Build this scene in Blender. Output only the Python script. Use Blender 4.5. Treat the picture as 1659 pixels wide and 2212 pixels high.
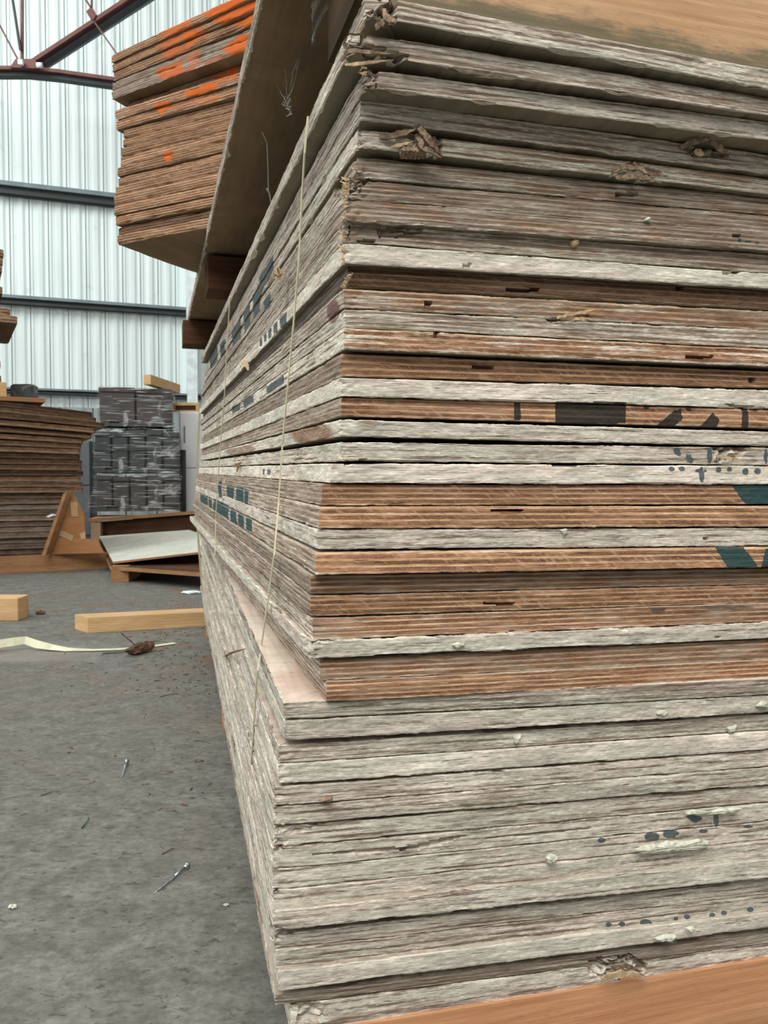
import bpy, math, random
import numpy as np
from mathutils import Vector, Matrix

for o in list(bpy.data.objects): bpy.data.objects.remove(o, do_unlink=True)
SC = bpy.context.scene
COL = SC.collection
R = math.radians

# ---------------------------------------------------------------- camera, sky, lights, exposure
FPX = 1700.0                      # focal length in pixels of the 1659x2212 frame
CAMZ = 0.575
PITCH = math.atan((1106 - 1045) / FPX)
cam_d = bpy.data.cameras.new('camera')
cam = bpy.data.objects.new('camera', cam_d); COL.objects.link(cam)
cam_d.sensor_fit = 'VERTICAL'; cam_d.sensor_height = 36.0; cam_d.lens = FPX / 2212 * 36
cam.location = (0, 0, CAMZ); cam.rotation_euler = (math.pi / 2 - PITCH, 0, 0)
cam_d.clip_start = 0.02; cam_d.clip_end = 200
cam_d.dof.use_dof = True; cam_d.dof.focus_distance = 0.76; cam_d.dof.aperture_fstop = 24.0
SC.camera = cam

world = bpy.data.worlds.new('sky'); SC.world = world; world.use_nodes = True
bg = world.node_tree.nodes['Background']
bg.inputs[0].default_value = (0.98, 0.985, 1.0, 1); bg.inputs[1].default_value = 0.50

def area(name, loc, target, sx, sy, power, col):
    l = bpy.data.lights.new(name, 'AREA'); l.shape = 'RECTANGLE'; l.size = sx; l.size_y = sy
    l.energy = power; l.color = col
    o = bpy.data.objects.new(name, l); COL.objects.link(o); o.location = loc
    o.rotation_euler = (Vector(target) - Vector(loc)).to_track_quat('-Z', 'Y').to_euler()
    return o
area('overhead_fill', (-0.5, -2.6, 5.2), (0.2, 0.8, 0.4), 4.5, 3.0, 400, (1.0, 0.985, 0.95))  # added area light above and behind the camera, its source unseen
area('side_fill', (-6.5, 1.5, 3.2), (-0.2, 1.6, 0.5), 4.0, 3.0, 150, (0.95, 0.98, 1.0))  # added side light for an assumed opening out of view
area('gable_fill', (-6.0, 4.5, 7.5), (-3.0, 11.5, 3.4), 4.0, 4.0, 500, (0.92, 1.0, 0.99))  # added to brighten the back wall, no such lamp is seen

SC.view_settings.view_transform = 'Standard'
SC.view_settings.look = 'None'
SC.view_settings.gamma = 1.0
SC.view_settings.use_curve_mapping = False
SC.view_settings.exposure = 0.0

# ---------------------------------------------------------------- geometry helpers
FWD = np.array([0, math.cos(PITCH), -math.sin(PITCH)])
UPV = np.array([0, math.sin(PITCH), math.cos(PITCH)])
RGT = np.array([1.0, 0, 0])
def ray(x, y): return (x - 829.5) / FPX * RGT + FWD - (y - 1106) / FPX * UPV
def at_depth(x, y, Y):
    d = ray(x, y); k = Y / d[1]; return np.array([d[0] * k, Y, CAMZ + d[2] * k])
def at_height(x, y, z):
    d = ray(x, y); k = (z - CAMZ) / d[2]; return np.array([d[0] * k, d[1] * k, z])
def project(P):                                  # P (...,3) world -> pixels
    q = P - np.array([0, 0, CAMZ]); w = q @ FWD
    return 829.5 + FPX * (q @ RGT) / w, 1106 - FPX * (q @ UPV) / w

def tag(o, label=None, cat=None, group=None, kind=None):
    if label: o['label'] = label
    if cat: o['category'] = cat
    if group: o['group'] = group
    if kind: o['kind'] = kind
    return o

def mesh_obj(name, verts, faces, mats, parent=None, smooth=False, mat_idx=None):
    me = bpy.data.meshes.new(name); me.from_pydata([tuple(map(float, v)) for v in verts], [], faces)
    for m in (mats if isinstance(mats, (list, tuple)) else [mats]): me.materials.append(m)
    if mat_idx is not None: me.polygons.foreach_set('material_index', mat_idx)
    if smooth: me.polygons.foreach_set('use_smooth', [True] * len(me.polygons))
    me.update()
    o = bpy.data.objects.new(name, me); COL.objects.link(o)
    if parent: o.parent = parent
    return o

class MB:
    """collects shapes, links them as ONE mesh object"""
    def __init__(s): s.v = []; s.f = []
    def add(s, verts, faces):
        n = len(s.v); s.v += [tuple(v) for v in verts]; s.f += [tuple(i + n for i in f) for f in faces]
    def hexa(s, b, t):                           # 4 bottom, 4 top corners
        s.add(list(b) + list(t), [(3, 2, 1, 0), (4, 5, 6, 7), (0, 1, 5, 4), (1, 2, 6, 5), (2, 3, 7, 6), (3, 0, 4, 7)])
    def box(s, x0, x1, y0, y1, z0, z1, c=0.0):
        if c <= 0:
            s.hexa([(x0, y0, z0), (x1, y0, z0), (x1, y1, z0), (x0, y1, z0)], [(x0, y0, z1), (x1, y0, z1), (x1, y1, z1), (x0, y1, z1)]); return
        ring = lambda z, i: [(x0 + c + i, y0 + i, z), (x1 - c - i, y0 + i, z), (x1 - i, y0 + c + i, z), (x1 - i, y1 - c - i, z),
                             (x1 - c - i, y1 - i, z), (x0 + c + i, y1 - i, z), (x0 + i, y1 - c - i, z), (x0 + i, y0 + c + i, z)]
        rs = [ring(z0, c), ring(z0 + c, 0), ring(z1 - c, 0), ring(z1, c)]
        # keep end rings valid
        vs = [p for r in rs for p in r]; fs = [tuple(range(7, -1, -1)), tuple(range(24, 32))]
        for k in range(3):
            for i in range(8):
                j = (i + 1) % 8; fs.append((k * 8 + i, k * 8 + j, k * 8 + 8 + j, k * 8 + 8 + i))
        s.add(vs, fs)
    def tube(s, pts, r, n=8, r2=None, flat=1.0):
        pts = [Vector(p) for p in pts]; m = len(pts); vs = []
        for i, p in enumerate(pts):
            d = (pts[min(i + 1, m - 1)] - pts[max(i - 1, 0)]).normalized()
            a = d.cross(Vector((0, 0, 1)));
            if a.length < 1e-3: a = d.cross(Vector((1, 0, 0)))
            a.normalize(); b = a.cross(d)
            rr = r if r2 is None else r + (r2 - r) * i / (m - 1)
            for k in range(n):
                t = 2 * math.pi * k / n; vs.append(p + a * rr * math.cos(t) + b * rr * flat * math.sin(t))
        fs = [tuple(range(n - 1, -1, -1)), tuple((m - 1) * n + k for k in range(n))]
        for i in range(m - 1):
            for k in range(n):
                j = (k + 1) % n; fs.append((i * n + k, i * n + j, i * n + n + j, i * n + n + k))
        s.add(vs, fs)
    def build(s, name, mat, parent=None, smooth=False): return mesh_obj(name, s.v, s.f, mat, parent, smooth)

def empty(name, loc, rz=0.0, parent=None):
    o = bpy.data.objects.new(name, None); COL.objects.link(o); o.location = tuple(map(float, loc)); o.rotation_euler = (0, 0, rz)
    o.empty_display_size = 0.05
    if parent: o.parent = parent
    return o

# ---------------------------------------------------------------- material helpers
class NT:
    def __init__(s, name):
        s.m = bpy.data.materials.new(name); s.m.use_nodes = True; s.t = s.m.node_tree; s.n = s.t.nodes
        s.b = s.n['Principled BSDF']
    def new(s, ty): return s.n.new(ty)
    def lk(s, a, b): s.t.links.new(a, b)
    def val(s, sock, v):
        if hasattr(v, 'links'): s.lk(v, sock)
        elif v is not None: sock.default_value = v
    def math(s, op, a, b=None, c=None):
        n = s.new('ShaderNodeMath'); n.operation = op
        for i, v in enumerate((a, b, c)):
            if v is not None: s.val(n.inputs[i], v)
        return n.outputs[0]
    def add(s, a, b): return s.math('ADD', a, b)
    def mul(s, a, b): return s.math('MULTIPLY', a, b)
    def sep(s, v): n = s.new('ShaderNodeSeparateXYZ'); s.lk(v, n.inputs[0]); return n.outputs
    def comb(s, x, y, z):
        n = s.new('ShaderNodeCombineXYZ')
        for i, v in enumerate((x, y, z)): s.val(n.inputs[i], v)
        return n.outputs[0]
    def noise(s, vec, scale=1.0, detail=3.0, rough=0.55, dist=0.0):
        n = s.new('ShaderNodeTexNoise'); s.lk(vec, n.inputs['Vector']); n.inputs['Scale'].default_value = scale
        n.inputs['Detail'].default_value = detail; n.inputs['Roughness'].default_value = rough; n.inputs['Distortion'].default_value = dist
        return n.outputs[0]
    def ramp(s, v, a, b, lo=0.0, hi=1.0, smooth=True):
        if isinstance(a, (int, float)) and isinstance(b, (int, float)) and a > b: a, b, lo, hi = b, a, hi, lo
        n = s.new('ShaderNodeMapRange'); n.interpolation_type = 'SMOOTHSTEP' if smooth else 'LINEAR'
        s.val(n.inputs[0], v); s.val(n.inputs[1], a); s.val(n.inputs[2], b); s.val(n.inputs[3], lo); s.val(n.inputs[4], hi)
        return n.outputs[0]
    def mix(s, f, a, b, mode='MIX'):
        n = s.new('ShaderNodeMix'); n.data_type = 'RGBA'; n.blend_type = mode; n.clamp_factor = True
        s.val(n.inputs[0], f); s.val(n.inputs[6], a if hasattr(a, 'links') else (*a, 1)); s.val(n.inputs[7], b if hasattr(b, 'links') else (*b, 1))
        return n.outputs[2]
    def scalecol(s, c, f):
        n = s.new('ShaderNodeVectorMath'); n.operation = 'SCALE'; s.val(n.inputs[0], c); s.val(n.inputs[3], f); return n.outputs[0]
    def bump(s, h, dist, strength=1.0):
        n = s.new('ShaderNodeBump'); n.inputs['Strength'].default_value = strength; n.inputs['Distance'].default_value = dist
        s.lk(h, n.inputs['Height']); s.lk(n.outputs[0], s.b.inputs['Normal'])
    def out(s, col=None, rough=0.8, metal=0.0, spec=0.3):
        if col is not None: s.val(s.b.inputs['Base Color'], col if hasattr(col, 'links') else (*col, 1))
        s.val(s.b.inputs['Roughness'], rough); s.b.inputs['Metallic'].default_value = metal
        s.b.inputs['Specular IOR Level'].default_value = spec
        return s.m

def simple(name, col, rough=0.7, metal=0.0, var=0.15, scale=8.0, spec=0.3):
    k = NT(name); tc = k.new('ShaderNodeTexCoord'); n = k.noise(tc.outputs['Object'], scale, 4)
    return k.out(k.scalecol((*col,), k.ramp(n, 0.3, 0.7, 1 - var, 1 + var)), rough, metal, spec)

def plywood_edge():
    k = NT('plywood_edge')
    uv = k.new('ShaderNodeUVMap'); uv.uv_map = 'edge'
    s_, h_, _ = k.sep(uv.outputs[0])
    oi = k.new('ShaderNodeObjectInfo')
    seed = k.mul(oi.outputs['Random'], 57.0)
    sc = k.new('ShaderNodeSeparateColor'); k.lk(oi.outputs['Color'], sc.inputs[0])
    paint, bright, warm = sc.outputs; plies = oi.outputs['Alpha']
    longside = k.math('LESS_THAN', s_, 0.0)                # the long edges are weathered greyer than the short ones
    warm = k.mul(warm, k.math('SUBTRACT', 1.0, k.mul(longside, 0.62)))
    paint = k.add(k.mul(paint, k.math('SUBTRACT', 1.0, k.mul(longside, 0.35))), k.mul(longside, 0.27))
    V = lambda a, b: k.comb(k.mul(s_, a), k.mul(h_, b), seed)
    broad = k.noise(V(4, 55), 1, 3)
    coarse = k.noise(V(13, 300), 1, 5, 0.62, 0.4)
    fine = k.noise(V(70, 1500), 1, 4, 0.65, 0.3)
    speck = k.noise(V(700, 1300), 1, 2)
    warp = k.noise(V(7, 90), 1, 3)
    patch = k.noise(V(22, 70), 1, 3)
    # plies: alternate thin long grain and broad end grain, each ply with its own tone
    ph = k.add(k.mul(h_, k.mul(plies, 6.2832 / 0.019)), k.mul(k.math('SUBTRACT', warp, 0.5), 1.6))
    wav = k.math('SINE', ph)
    band = k.ramp(wav, 0.15, 0.55)
    plytone = k.noise(k.comb(k.mul(s_, 1.5), k.mul(h_, 330), seed), 1, 1)
    endg = k.mix(k.ramp(speck, 0.42, 0.6), (0.20, 0.095, 0.05), (0.31, 0.165, 0.09))
    endg = k.mix(k.ramp(patch, 0.44, 0.62), endg, (0.38, 0.205, 0.115))
    endg = k.scalecol(endg, k.ramp(plytone, 0.35, 0.65, 0.72, 1.25, False))
    longg = k.mix(k.ramp(coarse, 0.38, 0.62), (0.46, 0.265, 0.145), (0.72, 0.48, 0.29))
    wood = k.mix(k.mul(band, 0.92), endg, longg)
    glue = k.mul(k.ramp(wav, -0.02, 0.12), k.ramp(wav, 0.30, 0.16))
    wood = k.mix(k.mul(glue, 0.45), wood, (0.10, 0.045, 0.025))
    wood = k.scalecol(wood, k.ramp(fine, 0.3, 0.7, 0.68, 1.28, False))
    wood = k.scalecol(wood, k.ramp(broad, 0.3, 0.7, 0.78, 1.18, False))
    saw = k.noise(k.comb(k.add(k.mul(s_, 160), k.mul(h_, 230)), k.mul(k.math('SUBTRACT', k.mul(s_, 2.2), h_), 22), seed), 1, 3)
    wood = k.mix(k.mul(k.ramp(saw, 0.55, 0.68, 0, 0.38), k.ramp(warm, 0.6, 0.95)), wood, (0.66, 0.44, 0.28))
    greyc = k.mix(k.ramp(coarse, 0.37, 0.60), (0.20, 0.145, 0.108), (0.43, 0.35, 0.27))
    greyc = k.mix(k.mul(band, 0.62), greyc, (0.55, 0.45, 0.34))
    greyc = k.scalecol(greyc, k.ramp(fine, 0.3, 0.7, 0.70, 1.22, False))
    gf = k.ramp(k.add(k.mul(k.math('SUBTRACT', 1.0, warm), 1.25), k.mul(k.math('SUBTRACT', patch, 0.5), 1.1)), 0.2, 0.85)
    wood = k.mix(gf, wood, greyc)
    # worn concrete wash / paint, thicker along the lower arris
    grit = k.noise(V(160, 560), 1, 4, 0.7)
    q = k.add(k.add(k.mul(coarse, 0.36), k.mul(fine, 0.22)), k.add(k.mul(broad, 0.18), k.add(k.mul(patch, 0.12), k.mul(grit, 0.12))))
    q = k.add(q, k.add(k.mul(wav, 0.022), k.ramp(h_, 0.0032, 0.0006, 0, 0.05)))
    thr = k.math('SUBTRACT', 0.645, k.mul(paint, 0.26))
    pm = k.ramp(q, k.math('SUBTRACT', thr, 0.05), k.add(thr, 0.05))
    pc = k.mix(k.ramp(broad, 0.38, 0.62), (0.80, 0.705, 0.595), (0.67, 0.655, 0.535))
    pc = k.mix(k.ramp(patch, 0.52, 0.68, 0, 0.6), pc, (0.76, 0.62, 0.53))
    pc = k.mix(k.ramp(grit, 0.52, 0.64, 0, 0.8), pc, (0.95, 0.89, 0.76))
    pc = k.scalecol(pc, k.ramp(fine, 0.30, 0.68, 0.78, 1.12, False))
    pc = k.scalecol(pc, k.ramp(k.noise(k.comb(k.mul(s_, 9), k.mul(h_, 18), seed), 1, 3), 0.35, 0.65, 0.80, 1.12, False))
    pc = k.scalecol(pc, k.ramp(k.noise(V(45, 220), 1, 3), 0.3, 0.7, 0.75, 1.16, False))
    col = k.mix(k.mul(pm, 0.94), wood, pc)
    # fine dark checks in the grain and flecks
    crack = k.ramp(k.noise(V(34, 1500), 1, 4, 0.6, 0.8), 0.315, 0.375)
    col = k.mix(k.math('SUBTRACT', 1.0, crack), col, (0.045, 0.03, 0.02))
    flk = k.new('ShaderNodeTexVoronoi'); flk.feature = 'F1'; flk.inputs['Scale'].default_value = 1
    k.lk(V(110, 420), flk.inputs['Vector'])
    col = k.mix(k.mul(k.ramp(flk.outputs['Distance'], 0.10, 0.05), 0.75), col, (0.05, 0.035, 0.025))
    col = k.scalecol(col, k.mul(bright, 2.0))
    at = k.new('ShaderNodeAttribute'); at.attribute_name = 'mark'
    mf = k.ramp(k.add(at.outputs['Alpha'], k.mul(k.math('SUBTRACT', fine, 0.5), 0.9)), 0.32, 0.62, 0, 0.92)
    mf = k.mul(mf, k.ramp(at.outputs['Alpha'], 0.02, 0.2))
    col = k.mix(mf, col, at.outputs['Color'])
    hh = k.add(k.add(k.mul(fine, 0.6), k.mul(coarse, 0.8)), k.add(k.mul(grit, 0.55), k.mul(crack, 0.6)))
    k.bump(hh, 0.0011, 0.8)
    return k.out(col, 0.88, 0, 0.2)

def sheet_face(name, c0, c1, spots=0.5):
    k = NT(name); tc = k.new('ShaderNodeTexCoord'); x, y, z = k.sep(tc.outputs['Object'])
    a = k.noise(k.comb(k.mul(x, 6), k.mul(y, 2.5), z), 1.5, 5, 0.6, 0.6)
    b = k.noise(k.comb(k.mul(x, 130), k.mul(y, 12), 0.3), 1, 4)
    sp = k.noise(tc.outputs['Object'], 120, 3)
    col = k.mix(k.ramp(a, 0.4, 0.6), c0, c1)
    col = k.scalecol(col, k.ramp(b, 0.3, 0.7, 0.85, 1.1, False))
    col = k.mix(k.ramp(sp, 0.66, 0.72, 0, spots), col, (0.16, 0.09, 0.05))
    k.bump(b, 0.0006, 0.5)
    return k.out(col, 0.75, 0, 0.3)

def timber(name, c0, c1, stain=(0, 0, 0), stain_amt=0.0, z0=0.0, z1=0.03, ax=0):
    """pine: long grain along local x; mould stain along the lower arris if stain_amt"""
    k = NT(name); tc = k.new('ShaderNodeTexCoord'); p = k.sep(tc.outputs['Object'])
    x, y, z = (p[0], p[1], p[2]) if ax == 0 else (p[1], p[0], p[2])
    oi = k.new('ShaderNodeObjectInfo'); sd = k.mul(oi.outputs['Random'], 9.0)
    w = k.noise(k.comb(k.mul(x, 3), k.mul(y, 12), k.add(k.mul(z, 14), sd)), 1, 2)
    ring = k.math('SINE', k.add(k.mul(k.add(z, k.mul(y, 0.7)), 620.0), k.mul(w, 26.0)))
    g = k.noise(k.comb(k.mul(x, 14), k.mul(y, 400), k.add(k.mul(z, 400), sd)), 1, 4)
    pore = k.noise(k.comb(k.mul(x, 60), k.mul(y, 900), k.add(k.mul(z, 900), sd)), 1, 2)
    big = k.noise(k.comb(k.mul(x, 5), k.mul(y, 9), k.add(k.mul(z, 30), sd)), 1, 3)
    col = k.mix(k.ramp(big, 0.3, 0.7), c0, c1)
    col = k.scalecol(col, k.ramp(ring, -1, 1, 0.93, 1.05, False))
    col = k.scalecol(col, k.ramp(g, 0.3, 0.7, 0.84, 1.12, False))
    col = k.mix(k.ramp(pore, 0.64, 0.70, 0, 0.55), col, (0.18, 0.10, 0.05))
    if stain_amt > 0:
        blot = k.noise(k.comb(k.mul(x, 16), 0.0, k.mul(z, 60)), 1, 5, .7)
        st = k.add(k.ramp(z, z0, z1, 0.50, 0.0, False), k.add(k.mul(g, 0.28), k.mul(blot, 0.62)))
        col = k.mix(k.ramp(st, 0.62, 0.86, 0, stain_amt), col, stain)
        if z0 == 0.0 and z1 > .04: col = k.mix(k.mul(k.ramp(x, .012, .002), .9), col, k.scalecol((0.030, 0.021, 0.010), k.ramp(pore, .3, .7, .4, 1.6)))  # left end face: mould, plus shade put into the colour
    k.bump(k.add(g, k.mul(ring, 0.2)), 0.0005, 0.5)
    return k.out(col, 0.85, 0, 0.12)

def concrete():
    k = NT('concrete_floor'); tc = k.new('ShaderNodeTexCoord'); P = tc.outputs['Object']; x, y, z = k.sep(P)
    a = k.noise(k.comb(k.mul(x, 1.0), k.mul(y, 1.0), 0), 1.6, 5, 0.6, 0.5)
    b = k.noise(P, 16, 8, 0.74, 0.3)
    c = k.noise(k.comb(k.mul(x, 0.8), y, 0), 75, 7, 0.75)
    d = k.noise(k.comb(k.mul(x, 0.55), y, 3), 85, 5, 0.68, 0.6)
    e = k.noise(k.comb(k.mul(x, 0.6), y, 7), 30, 6, 0.72, 0.5)
    col = k.mix(k.ramp(b, 0.34, 0.66), (0.122, 0.122, 0.104), (0.205, 0.205, 0.178))
    col = k.mix(k.ramp(a, 0.42, 0.64, 0, 0.45), col, (0.155, 0.138, 0.112))
    col = k.scalecol(col, k.ramp(c, 0.3, 0.7, 0.62, 1.36, False))
    col = k.mix(k.ramp(d, 0.56, 0.66, 0, 0.72), col, (0.052, 0.048, 0.040))
    col = k.mix(k.ramp(e, 0.60, 0.70, 0, 0.5), col, (0.07, 0.064, 0.052))
    col = k.mix(k.ramp(k.noise(P, 24, 5, .7), 0.60, 0.70, 0, 0.5), col, (0.30, 0.30, 0.26))
    pale = k.mul(k.mul(k.ramp(y, 2.50, 2.56), k.ramp(y, 2.90, 2.70)), k.ramp(x, -0.8, -1.15))   # paler strip in the concrete
    col = k.mix(k.mul(pale, .45), col, (0.33, 0.31, 0.27))
    # rusty brown dust trodden in beside the stack
    dust = k.noise(P, 3.2, 5, 0.7, 0.6)
    dm = k.mul(k.ramp(dust, 0.48, 0.66, 0, 0.65), k.mul(k.ramp(y, 1.7, 2.6), k.ramp(y, 5.0, 3.6)))
    col = k.mix(k.mul(dm, k.ramp(x, -2.2, -1.2)), col, (0.21, 0.115, 0.07))
    k.bump(k.add(c, k.mul(b, 0.6)), 0.003, 0.5)
    return k.out(col, k.ramp(b, 0.3, 0.7, 0.55, 0.8), 0, 0.35)

M = {}
M['edge'] = plywood_edge()
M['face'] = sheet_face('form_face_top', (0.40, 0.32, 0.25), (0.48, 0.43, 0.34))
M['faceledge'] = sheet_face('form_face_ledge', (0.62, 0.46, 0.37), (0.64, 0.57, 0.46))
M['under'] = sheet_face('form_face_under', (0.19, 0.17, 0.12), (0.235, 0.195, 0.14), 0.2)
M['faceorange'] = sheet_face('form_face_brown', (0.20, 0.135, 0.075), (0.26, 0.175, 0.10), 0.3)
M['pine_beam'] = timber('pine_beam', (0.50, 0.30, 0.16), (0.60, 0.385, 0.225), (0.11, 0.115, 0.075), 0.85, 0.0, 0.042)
M['pine_low'] = timber('pine_bearer', (0.52, 0.25, 0.12), (0.60, 0.31, 0.155), (0.16, 0.10, 0.05), 0.35, 0.0, 0.03)
M['pine_fresh'] = timber('pine_fresh', (0.60, 0.38, 0.18), (0.70, 0.47, 0.25))
M['pine_old'] = timber('pine_old', (0.28, 0.145, 0.065), (0.38, 0.205, 0.10))
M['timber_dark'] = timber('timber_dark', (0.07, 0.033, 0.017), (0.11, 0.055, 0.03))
M['concrete'] = concrete()

# ---------------------------------------------------------------- setting: floor and cladding
fl = mesh_obj('floor', [(-16, -12, 0), (14, -12, 0), (14, 22, 0), (-16, 22, 0)], [(0, 1, 2, 3)], M['concrete']); tag(fl, kind='structure')

WV = np.array([4870 / FPX, 1.0]); WV /= np.linalg.norm(WV)          # wall runs along this
WN = np.array([WV[1], -WV[0]])                                      # towards the hall
W0 = at_depth(245, 1045, 11.0)[:2]
def wallpt(a, out=0.0): return W0 + WV * a + WN * out
def wall_a(x):                                                      # distance along wall for pixel column x
    d = ray(x, 1045)[:2]; A = np.array([d, -WV]).T; k, a = np.linalg.solve(A, W0); return a
def cladding_mat():
    k = NT('white_cladding'); tc = k.new('ShaderNodeTexCoord'); P = tc.outputs['Object']; x, y, z = k.sep(P)
    n = k.noise(k.comb(k.mul(x, 9), k.mul(y, 9), k.mul(z, 0.7)), 1, 4)
    col = k.mix(k.ramp(n, 0.35, 0.7), (0.80, 0.875, 0.85), (0.70, 0.775, 0.75))
    g = k.noise(P, 3.0, 5, 0.65, 0.5)
    col = k.mix(k.ramp(g, 0.60, 0.74, 0, 0.35), col, (0.45, 0.46, 0.42))
    return k.out(col, 0.55, 0, 0.35)
M['clad'] = cladding_mat()
def cladding(name, a0, a1, z0, z1, off=0.0, pitch=0.236, m=None):
    prof = [(0, 0.012), (0.005, -0.05), (0.035, -0.05), (0.04, 0.012), (0.17, 0.012), (0.21, 0.0), (0.36, 0.0), (0.50, 0.022), (0.68, 0.022), (0.82, 0.0), (0.93, 0.0), (0.95, 0.012)]
    vs = []; a = a0
    while a < a1:
        for t, d in prof:
            p = wallpt(a + t * pitch, off + d); vs.append((p[0], p[1]))
        a += pitch
    n = len(vs); V = [(x, y, z0) for x, y in vs] + [(x, y, z1) for x, y in vs]
    F = [(i, i + 1, n + i + 1, n + i) for i in range(n - 1)]
    o = mesh_obj(name, V, F, m or M['clad'])
    return tag(o, kind='structure')
aend = wall_a(419)
cladding('wall_back', wall_a(-420), aend, 1.62, 3.9)
cladding('wall_back', wall_a(-420), wall_a(760), 3.9, 8.6)
k_low = simple('grey_lower_cladding', (0.34, 0.38, 0.37), 0.6, 0, 0.12, 2.0)
cladding('wall_back', wall_a(-420), aend, 0.0, 1.62, 0.02, 0.42, k_low)
# behind the end column: a farther white bay with louvres
M['white_trim'] = simple('white_trim', (0.78, 0.86, 0.86), 0.5)
b0 = wallpt(aend, -2.0); b1 = wallpt(aend + 4.5, -2.0)
mb = MB(); t2 = WN * 0.05
mb.hexa([(b0[0] - 1.5 * WV[0], b0[1] - 1.5 * WV[1], 0), (b1[0], b1[1], 0), (b1[0] - t2[0], b1[1] - t2[1], 0), (b0[0] - 1.5 * WV[0] - t2[0], b0[1] - 1.5 * WV[1] - t2[1], 0)],
        [(b0[0] - 1.5 * WV[0], b0[1] - 1.5 * WV[1], 8), (b1[0], b1[1], 8), (b1[0] - t2[0], b1[1] - t2[1], 8), (b0[0] - 1.5 * WV[0] - t2[0], b0[1] - 1.5 * WV[1] - t2[1], 8)])
tag(mb.build('wall_far', M['white_trim']), kind='structure')

M['girt_steel'] = simple('grey_steel', (0.17, 0.215, 0.225), 0.45, 0.0, 0.12)
M['girt_dark'] = simple('dark_steel', (0.035, 0.04, 0.04), 0.6)
M['red_steel'] = simple('red_oxide_steel', (0.135, 0.05, 0.042), 0.6, 0, 0.2)
def wallbox(a0, a1, o0, o1, z0, z1, mb):
    P = [wallpt(a0, o1), wallpt(a1, o1), wallpt(a1, o0), wallpt(a0, o0)]
    mb.hexa([(p[0], p[1], z0) for p in P], [(p[0], p[1], z1) for p in P])
def zat(x, y):                                                      # height on the wall plane for a pixel
    a = wall_a(x); p = wallpt(a); d = ray(x, y); return CAMZ + d[2] * (p[1] / d[1])
aL = wall_a(-420); gi = 0
for (x, yt, yb, mat, desc) in ((200, 419, 445, 'girt_steel', 'grey steel cladding rail above the middle rail on the white wall'),
                         (200, 654, 672, 'girt_steel', 'grey steel cladding rail crossing behind the lower edge of the raised pack'),
                         (300, 849, 860, 'girt_steel', 'grey steel rail at the foot of the white cladding, behind the wrapped crates')):
    zt, zb = zat(x, yt), zat(x, yb)
    t = empty('cladding_rail', (*wallpt(aL), zb)); 
    aR = wall_a(750) if zb > 3.9 else aend + .1
    m = MB(); wallbox(aL, aR, 0.03, 0.16, zt - 0.35 * (zt - zb), zt, m)
    c = m.build('web', M['girt_steel']); c.parent = t; c.matrix_parent_inverse = Matrix.Translation(-t.location)
    m = MB(); wallbox(aL, aR, 0.03, 0.10, zb, zt - 0.35 * (zt - zb), m); wallbox(aL, aR, 0.13, 0.16, zb, zb + 0.25 * (zt - zb), m)
    c = m.build('flange', M['girt_dark']); c.parent = t; c.matrix_parent_inverse = Matrix.Translation(-t.location)
    tag(t, desc, 'steel rail', 'horizontal steel rails on the back wall')
# column at the end of the wall
m = MB(); wallbox(aend - 0.10, aend + 0.04, 0.0, 0.22, 0, 3.88, m)
tag(m.build('wall_column', M['white_trim']), 'white steel column at the right end of the ribbed back wall', 'column')
# louvre
lv = empty('louvre_vent', (*wallpt(aend + 0.1, -1.9), 2.0))
M['louvre'] = simple('louvre_grey', (0.42, 0.52, 0.54), 0.5)
def far_Y(x):
    d = ray(x, 1045)[:2]; kk, _ = np.linalg.solve(np.array([d, -WV]).T, W0 - WN * 2.0); return kk * d[1]
YF = far_Y(445) - 0.12
pa = at_depth(413, 850, YF); pb = at_depth(445, 790, YF)
for i in range(10):
    z = pa[2] + (pb[2] - pa[2]) * i / 10
    m = MB(); m.box(pa[0], pb[0], YF - .02, YF + .04, z, z + 0.03)
    c = m.build('slat', M['louvre']); c.parent = lv; c.matrix_parent_inverse = Matrix.Translation(-lv.location)
m = MB(); m.box(pa[0] - .03, pb[0] + .03, YF + .04, YF + .16, pa[2] - .03, pb[2] + .03); c = m.build('frame', M['girt_steel']); c.parent = lv; c.matrix_parent_inverse = Matrix.Translation(-lv.location)
tag(lv, 'grey slatted louvre vent in the gap beside the end column', 'vent')
# small window with red bar seen past the stack
wn = empty('window_1', at_depth(432, 590, YF)); tag(wn, kind='structure')
k = NT('window_glass'); M['glass'] = k.out((0.62, 0.72, 0.78), 0.1, 0, 0.6)
p0 = at_depth(418, 612, YF); p1 = at_depth(470, 560, YF)
def child(mb_, name, mat, par, smooth=False):
    c = mb_.build(name, mat, None, smooth); c.parent = par; c.matrix_parent_inverse = par.matrix_basis.inverted() if par.rotation_euler.z == 0 else Matrix.LocRotScale(par.location, par.rotation_euler, (1, 1, 1)).inverted()
    return c
def child(mb_, name, mat, par, smooth=False):        # mesh given in world coordinates, parented to a top-level thing
    c = mb_.build(name, mat, None, smooth); c.parent = par
    c.matrix_parent_inverse = Matrix.LocRotScale(par.location, par.rotation_euler, Vector((1, 1, 1))).inverted()
    return c
m = MB(); m.box(p0[0], p1[0], YF - .01, YF, p0[2], p1[2]); child(m, 'pane', M['glass'], wn)
m = MB(); m.box(p0[0], p1[0], YF - .05, YF, p0[2] - 0.07, p0[2]); m.tube([(p0[0] + .02, YF - .04, p0[2]), (p0[0] + .14, YF - .04, p1[2])], .012, 6); child(m, 'window_frame', M['red_steel'], wn)

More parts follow.
